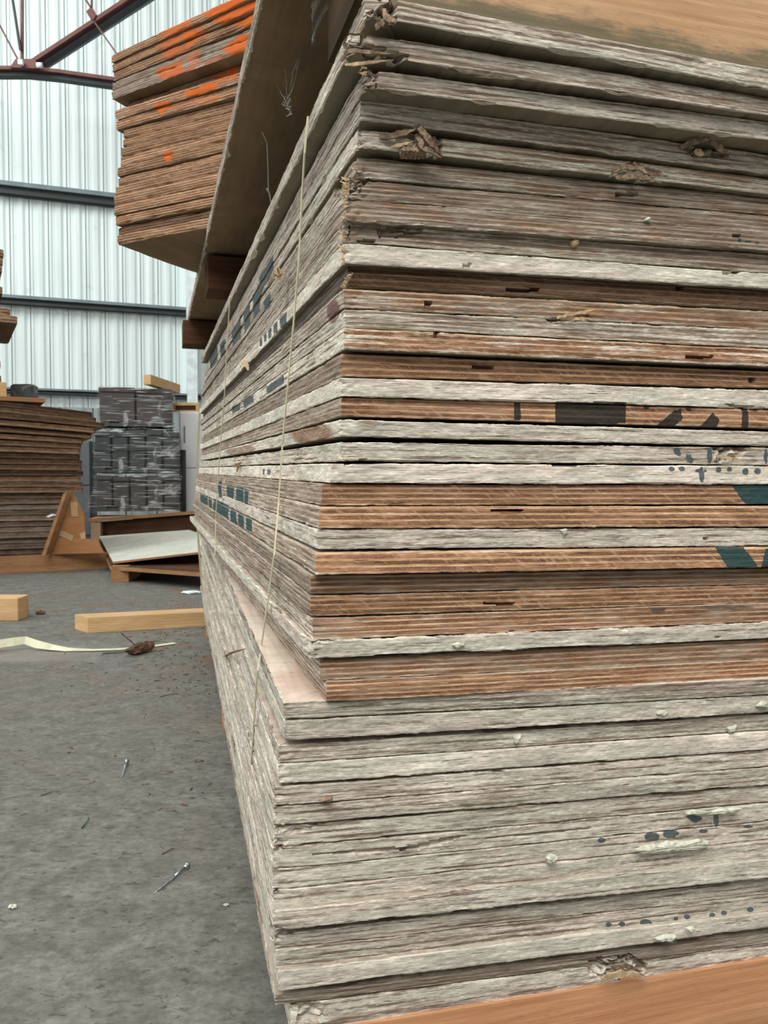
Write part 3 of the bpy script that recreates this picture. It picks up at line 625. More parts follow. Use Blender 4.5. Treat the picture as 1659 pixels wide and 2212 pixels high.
L_ = [
 (612, 1519, 1554, 1466, 1501, -6, .48, .40, .20, 3.0, 1.0, .5, 'pink-topped grey sheet forming the ledge, topmost of the lower block'),
 (613, 1557, 1601, 1502, 1540, -7, .80, .46, .10, 3.0, .9, .5, 'smooth grey-green sheet second from the top of the lower block'),
 (601, 1612, 1650, 1543, 1577, -12, .56, .47, .25, 3.0, .9, .8, 'brownish sheet with a fringe of white crumbs on its lower edge, lower block'),
 (600, 1652, 1695, 1579, 1619, -11, .86, .52, .12, 3.0, .6, .8, 'pinkish white smooth sheet with crisp edges, fourth from the top of the lower block'),
 (591, 1702, 1742, 1621, 1656, -12, .74, .50, .18, 3.0, .9, .6, 'pale sheet with a small burr hanging at its lower edge near the left, lower block'),
 (590, 1744, 1784, 1657, 1694, -12, .62, .48, .22, 3.0, .8, .6, 'brown-tinged grey sheet below the sheet with the small burr'),
 (590, 1789, 1831, 1696, 1734, -13, .62, .47, .26, 3.0, 1.2, 1.4, 'cracked grey sheet with loose flaking plies at its left corner'),
 (586, 1834, 1879, 1735, 1773, -13, .72, .48, .14, 3.0, 1.0, .8, 'sheet split by a long wavy crack, with a faded blue stencil at its right'),
 (587, 1880, 1923, 1774, 1814, -13, .70, .50, .24, 3.0, .7, .4, 'sheet carrying the long greenish plaster crust and dark stencil blocks'),
 (588, 1925, 1967, 1816, 1854, -12, .68, .50, .26, 3.0, .7, .5, 'pale sheet with an orange streak along its top, below the plaster crust'),
 (588, 1968, 2013, 1855, 1895, -8, .76, .51, .18, 3.0, .9, .4, 'sheet with a bright cream top edge overhanging a shaded band'),
 (591, 2019, 2051, 1898, 1932, -15, .62, .44, .22, 3.0, .9, .5, 'recessed grey sheet with an open black seam along its bottom'),
 (597, 2053, 2097, 1934, 1969, -14, .62, .45, .20, 3.0, .8, .4, 'brown-grey sheet dotted with a row of small blue-black stencil marks'),
 (600, 2099, 2144, 1970, 2004, -9, .84, .50, .10, 3.0, .9, .4, 'pale sheet with a yellowish top edge and two white plaster lumps'),
 (593, 2149, 2173, 2009, 2036, -16, .34, .40, .32, 3.0, .8, .3, 'thin brown shaded sheet sticking out furthest left near the floor'),
 (626, 2175, 2240, 2038, 2074, -15, .62, .50, .28, 3.0, 1.3, 1.6, 'lowest sheet of the big stack with a broken notch, lying on the pine bearer'),
]
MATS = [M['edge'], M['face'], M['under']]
def build_block(rows_, yaw, Lg, rise_top, rise_bot, seed0, group):
    out = []; N_ = len(rows_); prev_b = None
    for i, (xc, yt, yb, yrt, yrb, p, pa_, br, wa, pl, fray, cor, lab) in enumerate(rows_):
        p_ = p / 1000.0
        Ct = front_point(xc, yt, yaw, p_); Cb = front_point(xc, yb, yaw, p_)
        XR = 1659; Rt = front_point(XR, yrt, yaw, p_); Rb = front_point(XR, yrb, yaw, p_)
        ur = float(np.linalg.norm((Rt - Ct)[:2]))
        st = (Rt[2] - Ct[2]) / ur; sb = (Rb[2] - Cb[2]) / ur; th = Ct[2] - Cb[2]
        ri = rise_top + (rise_bot - rise_top) * i / (N_ - 1)
        jy = rng.uniform(-1, 1) * R(0.16); Lk = Lg * (1 + rng.uniform(-1, 1) * .012)
        sag = rng.uniform(-.0006, .0006)
        zb = lambda u, v, sb=sb, ur=ur, ri=ri: sb * np.minimum(u, ur) + ri * v
        zt = lambda u, v, st=st, ur=ur, ri=ri, th=th: th + st * np.minimum(u, ur) + ri * v
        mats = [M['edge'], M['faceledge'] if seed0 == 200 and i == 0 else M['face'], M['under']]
        o = sheet('plywood_sheet', (Cb[0], Cb[1], Cb[2]), yaw + jy, 1.22, Lk, zb, zt, (pa_, br, wa, pl), mats,
                  'hi', fray, cor, seed0 + i, MARKS, VOIDS, BREAKS)
        tag(o, lab, 'plywood sheet', group); out.append(o)
    return out
UP = build_block(T_, YAW_U, 1.92, 0.0172, 0.0172, 100, 'sheets of the big front stack')
LO = build_block(L_, YAW_L, 2.42, 0.0165, 0.0, 200, 'sheets of the big front stack')

def on_front(x, y, yaw, p): return front_point(x, y, yaw, p / 1000.0)
def local(o, P):
    return Matrix.LocRotScale(o.location, o.rotation_euler, Vector((1, 1, 1))).inverted() @ Vector(P)
# parts on the sheets: splinters, plaster crusts
M['splinter'] = simple('fresh_splinter', (0.52, 0.38, 0.22), 0.7, 0, .25, 200)
M['plaster'] = simple('plaster_crust', (0.60, 0.60, 0.48), 0.9, 0, .22, 220)
M['torn'] = simple('torn_wood', (0.25, 0.175, 0.115), 0.85, 0, .45, 220)
def shard(par, pts, w, th, mat='splinter', lab=None, name='splinter'):
    """ragged tapering sliver through world points"""
    K_ = [local(par, p) for p in pts]; r = random.Random(int(abs(K_[0].x) * 1e5) + int(abs(K_[0].z) * 1e5) + 3); P = []
    for i in range(len(K_) - 1):
        for j in range(5): P.append(K_[i].lerp(K_[i + 1], j / 5))
    P.append(K_[-1]); n = len(P); vs = []
    for i, p in enumerate(P):
        d = (P[min(i + 1, n - 1)] - P[max(i - 1, 0)]).normalized(); side = d.cross(Vector((0.1, 1, .05))).normalized(); up = side.cross(d).normalized()
        t = i / (n - 1); ww = w * (0.12 + 0.9 * math.sin(math.pi * min(1, t * .8 + .22)) ** .8) * r.uniform(.6, 1.15); off = side * r.uniform(-.12, .12) * w
        for a, b in ((-1, -1), (1, -1), (1, 1), (-1, 1)): vs.append(p + off + side * a * ww / 2 + up * b * th / 2 * r.uniform(.5, 1.2))
    fs = [(3, 2, 1, 0), tuple(4 * (n - 1) + k for k in range(4))]
    for i in range(n - 1):
        for k in range(4): j = (k + 1) % 4; fs.append((i * 4 + k, i * 4 + j, i * 4 + 4 + j, i * 4 + 4 + k))
    o = mesh_obj(name, vs, fs, M[mat], par)
    if lab: o['label'] = lab
    return o
def crust(par, pxs, yaw, p, th, seed, mat='plaster', name='plaster_crust', lab=None):
    """lumpy crust stuck on the front edge, outline in view coordinates"""
    r = random.Random(seed); P = [np.array(on_front(x + r.uniform(-1.5, 1.5), y + r.uniform(-1.5, 1.5), yaw, p)) for x, y in pxs]
    c = sum(P) / len(P); U, V = frame(yaw); outv = np.array([-V[0], -V[1], 0]); vs = []; fs = []; n = len(P)
    sub = []
    for i in range(n):
        a, b = P[i], P[(i + 1) % n]
        for k in range(4):
            q = a + (b - a) * k / 4; q = q + (q - c) * r.uniform(-.12, .10); sub.append(q)
    n = len(sub)
    for f_, o_ in ((1.0, -0.001), (0.93, th * .7), (0.7, th), (0.35, th * 1.15)):
        for q in sub: vs.append(c + (q - c) * f_ + outv * (o_ + (r.uniform(-.25, .25) * th if o_ > 0 else 0)))
    vs.append(c + outv * th)
    for k in range(3):
        for i in range(n): j = (i + 1) % n; fs.append((k * n + i, k * n + j, k * n + n + j, k * n + n + i))
    for i in range(n): fs.append((3 * n + i, 3 * n + (i + 1) % n, 4 * n))
    vs = [local(par, v) for v in vs]
    o = mesh_obj(name, vs, fs, M[mat], par, True)
    if lab: o['label'] = lab
    return o
crust(LO[8], [(1375, 1834), (1382, 1826), (1420, 1824), (1440, 1815), (1480, 1818), (1522, 1812), (1528, 1822), (1518, 1832), (1470, 1836), (1420, 1840), (1385, 1842)], YAW_L, -7, .004, 1, lab='long pale green plaster crust')
crust(LO[8], [(1176, 1850), (1190, 1846), (1204, 1848), (1202, 1860), (1182, 1864)], YAW_L, -7, .0035, 2, lab='small pale green plaster lump')
crust(LO[13], [(1416, 2026), (1436, 2018), (1462, 2020), (1452, 2032), (1424, 2032)], YAW_L, -4, .0035, 3)
crust(LO[13], [(1482, 2006), (1498, 2000), (1502, 2005), (1488, 2013)], YAW_L, -4, .003, 4)
crust(LO[7], [(1474, 1756), (1500, 1748), (1530, 1752), (1558, 1746), (1600, 1744), (1598, 1752), (1560, 1758), (1500, 1762)], YAW_L, -8, .0025, 5)
crust(LO[2], [(1108, 1590), (1125, 1586), (1120, 1600), (1112, 1606)], YAW_L, -11, .004, 6)
crust(LO[2], [(1570, 1572), (1590, 1566), (1585, 1580), (1575, 1582)], YAW_L, -11, .003, 7)
crust(LO[1], [(1418, 1540), (1432, 1534), (1446, 1540), (1430, 1548)], YAW_L, -6, .002, 8)
crust(LO[1], [(1632, 1526), (1645, 1514), (1659, 1516), (1655, 1530)], YAW_L, -6, .0025, 9)
crust(UP[27], [(975, 1392), (990, 1387), (1003, 1392), (985, 1403)], YAW_U, -2, .003, 10)
crust(UP[7], [(1388, 478), (1396, 469), (1406, 474), (1400, 479)], YAW_U, 2, .003, 11)
crust(UP[22], [(1208, 1092 + 52), (1222, 1090 + 52), (1226, 1152), (1216, 1156)], YAW_U, -6, .003, 12)
crust(LO[4], [(690, 1728), (706, 1720), (722, 1722), (716, 1732)], YAW_L, -8, .003, 13, 'torn', 'wood_burr')
crust(UP[8], [(1230, 522), (1238, 514), (1250, 520), (1246, 532), (1236, 536)], YAW_U, -6, .004, 14, 'splinter', 'knot', 'small round knot plug')
F = lambda x, y, yaw=YAW_U, p=0: on_front(x, y, yaw, p)
shard(UP[10], [F(740, 622, p=2), F(748, 607, p=6), F(755, 598, p=10), F(761, 590, p=14)], .0045, .0018, lab='pale straw coloured splinter')
# burst knot on the fifth sheet
shard(UP[4], [F(820, 296, p=10), F(860, 290, p=16), F(900, 278, p=22)], .006, .002, 'torn')
shard(UP[4], [F(905, 276, p=20), F(925, 300, p=22), F(955, 338, p=12)], .006, .003, 'torn')
shard(UP[4], [F(900, 290, p=16), F(912, 318, p=22), F(952, 342, p=16)], .005, .002, 'torn')
shard(UP[4], [F(845, 318, p=14), F(868, 312, p=18), F(892, 306, p=20)], .003, .0012, 'splinter')
for i in range(6):
    x = 868 + i * 9; shard(UP[4], [F(x, 342, p=12), F(x + 3, 326, p=19), F(x + 12, 310, p=15)], .0042, .0022, 'torn')
shard(UP[3], [F(1470, 318, p=16), F(1500, 306, p=24), F(1535, 300, p=28)], .006, .0016, 'torn')
shard(UP[3], [F(1535, 306, p=22), F(1555, 320, p=24), F(1578, 334, p=18)], .006, .0020, 'torn')
shard(UP[3], [F(1500, 325, p=18), F(1512, 330, p=20), F(1520, 334, p=18)], .006, .0020, 'splinter')
for (a, b, c_) in (((1322, 372), (1350, 360), (1400, 368)), ((1330, 384), (1370, 380), (1428, 396)), ((1368, 352), (1395, 372), (1440, 380)), ((1385, 392), (1395, 384), (1412, 388))):
    shard(UP[4], [F(*a, p=12), F(*b, p=17), F(*c_, p=12)], .0045, .0018, 'torn')
shard(UP[1], [F(736, 132, p=52), F(752, 110, p=58), F(800, 112, p=56), F(850, 118, p=50)], .0034, .0015, 'torn')
shard(UP[1], [F(745, 140, p=46), F(790, 137, p=50), F(850, 130, p=46)], .0030, .0015, 'splinter')
shard(UP[0], [F(812, 60, p=52), F(830, 46, p=60), F(846, 44, p=60)], .005, .002, 'torn')
shard(UP[0], [F(826, 20, p=52), F(836, 38, p=62), F(856, 46, p=60)], .006, .002, 'torn')
shard(UP[11], [F(1203, 686, p=-4), F(1235, 678, p=4), F(1290, 668, p=-2)], .0035, .0012, 'splinter')
shard(UP[11], [F(1210, 690, p=-4), F(1250, 688, p=3), F(1282, 688, p=-2)], .0030, .0012, 'splinter')
shard(UP[18], [F(1548, 984, p=-4), F(1580, 990, p=2), F(1605, 994, p=-2)], .0040, .0014, 'splinter')
shard(LO[15], [F(1300, 2116, YAW_L, -6), F(1340, 2102, YAW_L, 2), F(1398, 2112, YAW_L, -6)], .007, .002, 'splinter')
shard(LO[15], [F(1320, 2090, YAW_L, -6), F(1350, 2086, YAW_L, -2), F(1385, 2098, YAW_L, -8)], .006, .002, 'torn')
for i in range(26):                                                      # frayed corner fibres
    r_ = random.Random(i * 7); b = r_.choice([5, 6, 6, 6, 7, 8, 8, 9, 2]); row = T_[b]; y = r_.uniform(row[1], row[2]); x = row[0]
    shard(UP[b], [F(x + 6, y, p=row[5] - 2), F(x - 1 - r_.random() * 4, y + r_.uniform(-3, 3), p=row[5] + 1), F(x - 5 - r_.random() * 8, y + r_.uniform(-9, 8), p=row[5] - 4)], .0022, .0008)

# ---- timbers carrying and topping the big stack
U_, V_ = frame(YAW_U)
def sprung_beam(name, corner, yaw, length, depth, zb_, zt_, mat, lab, group):
    us = np.linspace(0, length, 26); v = []; f = []
    for u in us:
        for y_, z_ in ((0.0, zb_(u)), (0.0, zt_(u)), (depth, zt_(u)), (depth, zb_(u))): v.append((u, y_, z_))
    for i in range(25):
        for k_ in range(4): j = (k_ + 1) % 4; f.append((i * 4 + j, i * 4 + k_, i * 4 + 4 + k_, i * 4 + 4 + j))
    f += [(0, 1, 2, 3), (103, 102, 101, 100)]
    o = mesh_obj(name, v, f, mat); o.location = tuple(map(float, corner)); o.rotation_euler = (0, 0, yaw)
    return tag(o, lab, 'timber beam', group)
def beam_thing(name, corner, yaw, length, depth, height, mat, lab, cat, group=None, ch=.0015):
    m_ = MB(); m_.box(0, length, 0, depth, 0, height, ch); o = m_.build(name, mat); o.location = tuple(map(float, corner)); o.rotation_euler = (0, 0, yaw)
    return tag(o, lab, cat, group)
A0 = T_[0]; Atop = front_point(A0[0], A0[1], YAW_U, .056); AtopR = front_point(1659, A0[3], YAW_U, .056)
ang = math.atan2(AtopR[2] - Atop[2], np.linalg.norm((AtopR - Atop)[:2]))
bc = Atop[:2] + V_ * 0.010 - U_ * 0.006
urA = float(np.linalg.norm((AtopR - Atop)[:2])); slA = (AtopR[2] - Atop[2]) / urA
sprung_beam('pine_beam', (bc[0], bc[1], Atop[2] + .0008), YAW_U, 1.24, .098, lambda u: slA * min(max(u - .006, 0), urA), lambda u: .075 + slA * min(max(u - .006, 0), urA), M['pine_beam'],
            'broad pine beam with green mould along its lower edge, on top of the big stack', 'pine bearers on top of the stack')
zfar = lambda v: Atop[2] + 0.0172 * v
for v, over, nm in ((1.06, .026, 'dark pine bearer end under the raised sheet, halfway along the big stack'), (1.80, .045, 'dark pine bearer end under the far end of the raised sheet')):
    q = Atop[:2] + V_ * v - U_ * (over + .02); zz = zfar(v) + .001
    beam_thing('pine_beam', (q[0], q[1], zz - .002), YAW_U, 1.26, 0.09, 0.070, M['timber_dark'], nm, 'timber beam', 'pine bearers on top of the stack')  # shade under the raised sheet is put into the dark bearer colour
# raised sheet resting on those bearers
zs = zfar(0) + .0755
q = Atop[:2] + V_ * .06 - U_ * 0.060
RS = sheet('plywood_sheet', (q[0], q[1], zs + .0008), YAW_U - R(.35), 1.22, 1.95, lambda u, v: -math.tan(ang) * 0 * u + .0172 * v, lambda u, v: .019 + .0172 * v + 0 * u, (.35, .42, .35, 3.0),
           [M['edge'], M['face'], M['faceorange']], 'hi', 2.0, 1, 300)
tag(RS, 'raised sheet over the dark bearers, its shaded brown underside showing above the big stack', 'plywood sheet')
# floor bearers under the big stack
Ul, Vl = frame(YAW_L)
Lb = L_[15]; Bc = front_point(Lb[0], Lb[2], YAW_L, -.010); BcR = front_point(1659, Lb[4], YAW_L, -.010)
angl = math.atan2(BcR[2] - Bc[2], np.linalg.norm((BcR - Bc)[:2]))
for v, lab in ((0.0, 'reddish pine bearer on the floor carrying the front of the big stack'), (1.15, 'pine bearer on the floor under the middle of the big stack'), (2.27, 'pine bearer on the floor under the far end of the big stack')):
    q = Bc[:2] + Vl * (v + .002) + Ul * (.004 if v else .045)
    hh = Bc[2] - .0008; urL = float(np.linalg.norm((BcR - Bc)[:2])); slL = (BcR[2] - Bc[2]) / urL
    o0 = .004 if v else .045
    sprung_beam('pine_bearer', (q[0], q[1], 0), YAW_L, 1.15, .09, lambda u: 0.0, lambda u: hh + slL * min(u + o0, urL), M['pine_low'], lab, 'pine bearers under the big stack')

# ---------------------------------------------------------------- straps
M['strap'] = simple('straw_strap', (0.62, 0.60, 0.40), 0.5, 0, .15, 30)
def left_point(x, y, out=0.004, yaw=YAW_U, base=None):
    U, V = frame(yaw); O = (front_point(735, 900, YAW_U, 0)[:2] if base is None else base) - U * out
    d = ray(x, y); A = np.array([d[:2], -V]).T; k, v = np.linalg.solve(A, O); P = d * k
    return np.array([P[0], P[1], CAMZ + P[2]])
def ribbon(name, pts, w, lab, cat, mat='strap', wdir=None, th=.0006):
    pts = [Vector(p) for p in pts]; n = len(pts); vs = []
    for i, p in enumerate(pts):
        d = (pts[min(i + 1, n - 1)] - pts[max(i - 1, 0)]).normalized()
        wd = Vector(wdir[i] if isinstance(wdir, list) else wdir).normalized(); wd = (wd - d * wd.dot(d)).normalized(); nn = d.cross(wd)
        for a, b in ((-1, -1), (1, -1), (1, 1), (-1, 1)): vs.append(p + wd * a * w / 2 + nn * b * th)
    fs = [(3, 2, 1, 0), tuple(4 * (n - 1) + k for k in range(4))]
    for i in range(n - 1):
        for k in range(4): j = (k + 1) % 4; fs.append((i * 4 + k, i * 4 + j, i * 4 + 4 + j, i * 4 + 4 + k))
    o = mesh_obj(name, vs, fs, M[mat], None, False); return tag(o, lab, cat)
basel = front_point(600, 1900, YAW_L, -.008)[:2]
sp = [left_point(665, 252, .020), left_point(658, 330, .022), left_point(652, 430, .020), left_point(646, 560, .018), left_point(634, 700, .018), left_point(622, 830, .018), left_point(610, 960, .018), left_point(602, 1080, .022),
      left_point(592, 1200, .030), left_point(578, 1300, .034), left_point(564, 1400, .036)]
sp += [left_point(556, 1450, .004, YAW_L, basel), left_point(549, 1550, .004, YAW_L, basel), left_point(542, 1650, .004, YAW_L, basel), left_point(533, 1740, .004, YAW_L, basel)]
ribbon('packing_strap', sp, .0042, 'thin straw coloured strap hanging down the long side, nearest to the front corner', 'strap', wdir=(V_[0], V_[1], 0))
sp = [left_point(497, 640, .03), left_point(492, 720, .03), left_point(486, 840, .03), left_point(478, 940, .028), left_point(471, 1030, .028), left_point(466, 1120, .03), left_point(464, 1200, .034)]
ribbon('packing_strap', sp, .005, 'thin pale strap down the long side of the stack, further back', 'strap', wdir=(V_[0], V_[1], 0))
sp = [at_depth(432, 880, 2.60), at_depth(428, 960, 2.62), at_depth(424, 1050, 2.64), at_depth(426, 1130, 2.66), at_depth(431, 1200, 2.70), at_depth(437, 1275, 2.74)]
ribbon('packing_strap', sp, .007, 'yellowish strap hanging loose at the far end of the stack', 'strap', wdir=(1, .3, 0))
# splinters and flakes hanging on the long side
for (a, b, c_, i) in (((607, 583), (600, 586), (590, 594), 8), ((609, 585), (600, 598), (588, 602), 8), ((509, 1010), (516, 1000), (512, 1020), 17), ((526, 780), (533, 790), (537, 800), 10), ((552, 1282), (546, 1275), (560, 1290), 27)):
    shard(UP[i], [left_point(*a, .004), left_point(*b, .012), left_point(*c_, .010)], .009, .001, 'splinter')
shard(LO[3], [left_point(484, 1418, .004, YAW_L, basel), left_point(505, 1408, .008, YAW_L, basel), left_point(530, 1401, .004, YAW_L, basel)], .004, .0016, 'torn')

# ---------------------------------------------------------------- rotated pack on the raised sheet
VA = np.array([(-2560 - 829.5) / FPX, 1.0]); VA /= np.linalg.norm(VA)      # going left, the visible face recedes this way
yawp = math.atan2(-VA[1], -VA[0])                                          # local +x runs right and nearer
zpack = RS.location.z + .019 + .0172 * .75 + .002
pc = at_height(251, 528, zpack)
print('pack corner', pc)
ORG = (0.62, 0.13, 0.02)
PK = [  # from the bottom: corner offset right px, yaw extra deg, thickness mm, gap mm, params
 (0, 0, 19, 0.6), (0, 0, 18, 2.0), (-4, 0, 19, .5), (-5, 0, 20, .5), (-5, 0, 19, .5), (-4, 0, 19, .5), (4, 0, 18, .5), (4, 0, 18, .5), (11, 0, 19, .5), (12, .5, 19, .5), (16, .5, 18, .5), (18, .5, 19, .5),
 (0, -1, 19, .6), (0, -1.5, 19, 4.5), (22, -3, 16, 1), (-7, -4.5, 18, .6), (-7, -4.8, 18, .6), (-2, -5.5, 17, 1.5), (-6, -6.5, 16, .5), (-6, -6.8, 15, .5)]
OM = [('F', [(300, 60), (430, 0), (520, -60), (560, -40), (430, 50), (330, 110)], ORG, .6), ('F', [(520, 20), (640, -30), (640, 20), (540, 60)], ORG, .7), ('F', [(440, 150), (500, 130), (505, 170), (450, 190)], ORG, .6), ('F', [(395, 195), (470, 170), (475, 205), (400, 225)], ORG, .75), ('F', [(400, 150), (640, 60), (640, 110), (410, 195)], ORG, .5), ('F', [(330, 150), (420, 120), (430, 150), (340, 185)], ORG, .55), ('F', [(430, 60), (560, -20), (640, -20), (560, 60)], ORG, .8), ('F', [(560, 100), (650, 60), (650, 140), (570, 150)], ORG, .7), ('F', [(330, 110), (380, 60), (430, 40), (470, 60), (400, 110), (340, 150)], ORG, .5), ('F', [(330, 225), (365, 215), (378, 232), (345, 250)], ORG, .95), ('F', [(352, 330), (370, 322), (372, 345), (352, 350)], ORG, .9),
      ('F', [(395, 75), (420, 60), (424, 90), (400, 100)], ORG, .8), ('F', [(400, 10), (545, -60), (600, -40), (470, 35), (420, 50)], ORG, .75), ('F', [(405, 212), (480, 188), (500, 200), (410, 235)], ORG, .6), ('F', [(430, 200), (475, 195), (478, 214), (432, 220)], ORG, .9),
      ('F', [(470, 110), (520, 75), (600, 60), (600, 100), (500, 130)], ORG, .7), ('F', [(492, 145), (512, 140), (512, 168), (494, 170)], ORG, .95), ('F', [(535, 125), (565, 110), (568, 160), (540, 150)], ORG, .95), ('F', [(545, 165), (575, 160), (575, 190), (548, 186)], ORG, .9),
      ('F', [(395, 110), (440, 95), (440, 140), (395, 150)], ORG, .45), ('F', [(560, 60), (640, 10), (640, 50), (575, 90)], ORG, .5), ('F', [(340, 250), (420, 222), (500, 205), (500, 188), (400, 212)], ORG, .4)]
zc = pc[2]; ordn = ['lowest', 'second', 'third', 'fourth', 'fifth', 'sixth', 'seventh', 'eighth', 'ninth', 'tenth', 'eleventh', 'twelfth', 'thirteenth', 'fourteenth', 'fifteenth', 'sixteenth', 'seventeenth', 'eighteenth', 'nineteenth', 'topmost']
look = {0: 'brown sheet with its dark underside showing', 1: 'dark shaded sheet', 12: 'brown orange-sprayed sheet', 13: 'brown sheet below the big notch', 14: 'recessed sheet in the big notch', 15: 'grey-white sheet above the big notch', 16: 'grey-white sheet with orange overspray', 19: 'tan sheet with orange sprayed corner'}
for i, (dx, ya, th, gap) in enumerate(PK):
    dpt = at_depth(251 + dx, 528, pc[1]); r_ = random.Random(i + 50)
    gy = i >= 15 and i <= 16
    par = (.02 if not gy else .30, .37 + r_.uniform(-.06, .06) if i != 1 else .20, r_.uniform(.8, 1.0) if not gy else .42, r_.choice([3.5, 4.0]))
    Tt = th / 1000
    o = sheet('plywood_sheet', (dpt[0], pc[1] + r_.uniform(-.004, .004) + (.012 if i in (1, 14) else 0), zc), yawp + R(ya), 1.22, 1.3,
              lambda u, v: 0 * u, lambda u, v, Tt=Tt: Tt + 0 * u, par, [M['edge'], M['faceorange'], M['faceorange']], 'mid', 1.0, 1.2, 400 + i, OM)
    zc += Tt + gap / 1000
    tag(o, '%s, %s %sof the raised orange-sprayed pack' % (look.get(i, 'tan brown plywood sheet'), ordn[i], '' if i in (0, 19) else 'from the bottom '), 'plywood sheet', 'sheets of the raised orange-sprayed pack')

# ---------------------------------------------------------------- cobwebs on the raised sheet
k = NT('cobweb_silk'); M['web'] = k.out((0.62, 0.64, 0.58), 0.9); k.b.inputs['Alpha'].default_value = 0.6
k = NT('cobweb_fine'); M['webf'] = k.out((0.50, 0.50, 0.45), 0.9); k.b.inputs['Alpha'].default_value = 0.35
k = NT('cobweb_net'); tc = k.new('ShaderNodeTexCoord'); x_, y_, z_ = k.sep(tc.outputs['Object'])
wv1 = k.math('SINE', k.add(k.mul(z_, 3200), k.mul(x_, 500))); wv2 = k.math('SINE', k.add(k.mul(x_, 3600), k.mul(k.noise(tc.outputs['Object'], 90, 3), 9)))
k.val(k.b.inputs['Alpha'], k.math('MINIMUM', k.add(k.add(k.ramp(wv1, .3, .9, 0, .5), k.ramp(wv2, .3, .9, 0, .45)), k.ramp(k.noise(tc.outputs['Object'], 60, 4), .4, .7, .1, .5)), .9))
M['webnet'] = k.out((0.34, 0.36, 0.32), 0.9)
rw = random.Random(5)
cw = empty('cobweb', at_depth(640, 40, .80))
YW = .86
m_ = MB()
for (xa, ya, xb, yb) in ((672, 30, 632, 160), (668, 60, 630, 200), (640, 130, 626, 205), (616, 150, 622, 212), (668, 0, 640, 150), (655, 90, 628, 206), (600, 185, 618, 220), (640, 100, 624, 210), (690, 0, 660, 70)):
    P = [at_depth(xa + (xb - xa) * t / 6 + rw.uniform(-2, 2), ya + (yb - ya) * t / 6, YW + .02 * math.sin(t)) for t in range(7)]
    m_.tube(P, .00035, 4)
child(m_, 'thread', M['webf'], cw)
m_ = MB()
for i in range(14):
    a = np.array([rw.uniform(615, 628), rw.uniform(208, 246)]); P = [at_depth(a[0] + rw.uniform(-8, 8), a[1] + rw.uniform(-9, 9), YW + rw.uniform(-.004, .004)) for _ in range(4)]
    m_.tube(P, .0006, 5, .0002)
child(m_, 'dust_clump', M['web'], cw)
tag(cw, 'dusty grey cobweb with a clump hanging under the raised sheet', 'cobweb')
cw = empty('cobweb', at_depth(690, 40, .74)); m_ = MB()
gv = []; gf = []
for i in range(17):
    for j in range(9):
        t = i / 16; wd_ = (1 - t) * 42 + 2; xx = 673 + j / 8 * wd_ + 1.5 * math.sin(i * 1.7 + j); yy = -6 + t * 104
        gv.append(at_depth(xx, yy, .735 + .004 * math.sin(j * 1.1 + i * .5)))
for i in range(16):
    for j in range(8): a_ = i * 9 + j; gf.append((a_, a_ + 1, a_ + 10, a_ + 9))
m_.add(gv, gf)
child(m_, 'web_sheet', M['webnet'], cw, True)
tag(cw, 'grey netted cobweb tuft beside the end of the mouldy pine beam', 'cobweb')
cw = empty('cobweb', at_depth(575, 330, 1.05)); m_ = MB()
m_.tube([at_depth(566, 285, 1.0), at_depth(577, 310, 1.02), at_depth(579, 370, 1.05), at_depth(580, 415, 1.08)], .0006, 4)
m_.tube([at_depth(577, 408, 1.07), at_depth(582, 418, 1.08), at_depth(586, 445, 1.1)], .0016, 5, .0006)
child(m_, 'thread', M['web'], cw); tag(cw, 'single dusty cobweb strand with a curl hanging beside the long side', 'cobweb')

# ---------------------------------------------------------------- floor clutter
def floor_at(x, y, z=0.0): return at_height(x, y, z)
def timber_px(name, x0, y0, x1, y1, w, h, mat, lab, cat, group=None, z=0.0, extend=0):
    a = floor_at(x0, y0, z); b = floor_at(x1, y1, z); d = (b - a)[:2]; Ln = np.linalg.norm(d) + extend; yaw = math.atan2(d[1], d[0])
    return beam_thing(name, (a[0], a[1], z), yaw, Ln, w, h, mat, lab, cat, group, .002)
p1 = floor_at(190, 1367)[:2]; p2 = floor_at(440, 1353)[:2]; p3 = floor_at(162, 1358.5)[:2]; dd = (p2 - p1) / np.linalg.norm(p2 - p1); nn = np.array([-dd[1], dd[0]])
wb = float((p3 - p1) @ nn); sk = float((p3 - p1) @ dd); m_ = MB(); Lb_ = .82
m_.hexa([(0, 0, 0), (Lb_, 0, 0), (Lb_, wb, 0), (sk, wb, 0)], [(0, 0, .058), (Lb_, 0, .058), (Lb_, wb, .058), (sk, wb, .058)])
o = m_.build('pine_batten', M['pine_fresh']); o.location = (p1[0], p1[1], 0); o.rotation_euler = (0, 0, math.atan2(dd[1], dd[0])); tag(o, 'pale pine batten lying on the concrete and running behind the big stack', 'timber')
a = floor_at(-90, 1338); b = floor_at(50, 1338); 
o = timber_px('pine_offcut', -120, 1341, 39, 1341, .09, .095, M['pine_fresh'], 'short pine offcut lying at the left border, in front of the trestle', 'timber', 'pair of offcuts')
o = timber_px('pine_offcut', -120, 1333.5, 51, 1333.5, .05, .092, M['pine_fresh'], 'pine offcut behind the other one at the left border, reaching further right', 'timber', 'pair of offcuts')
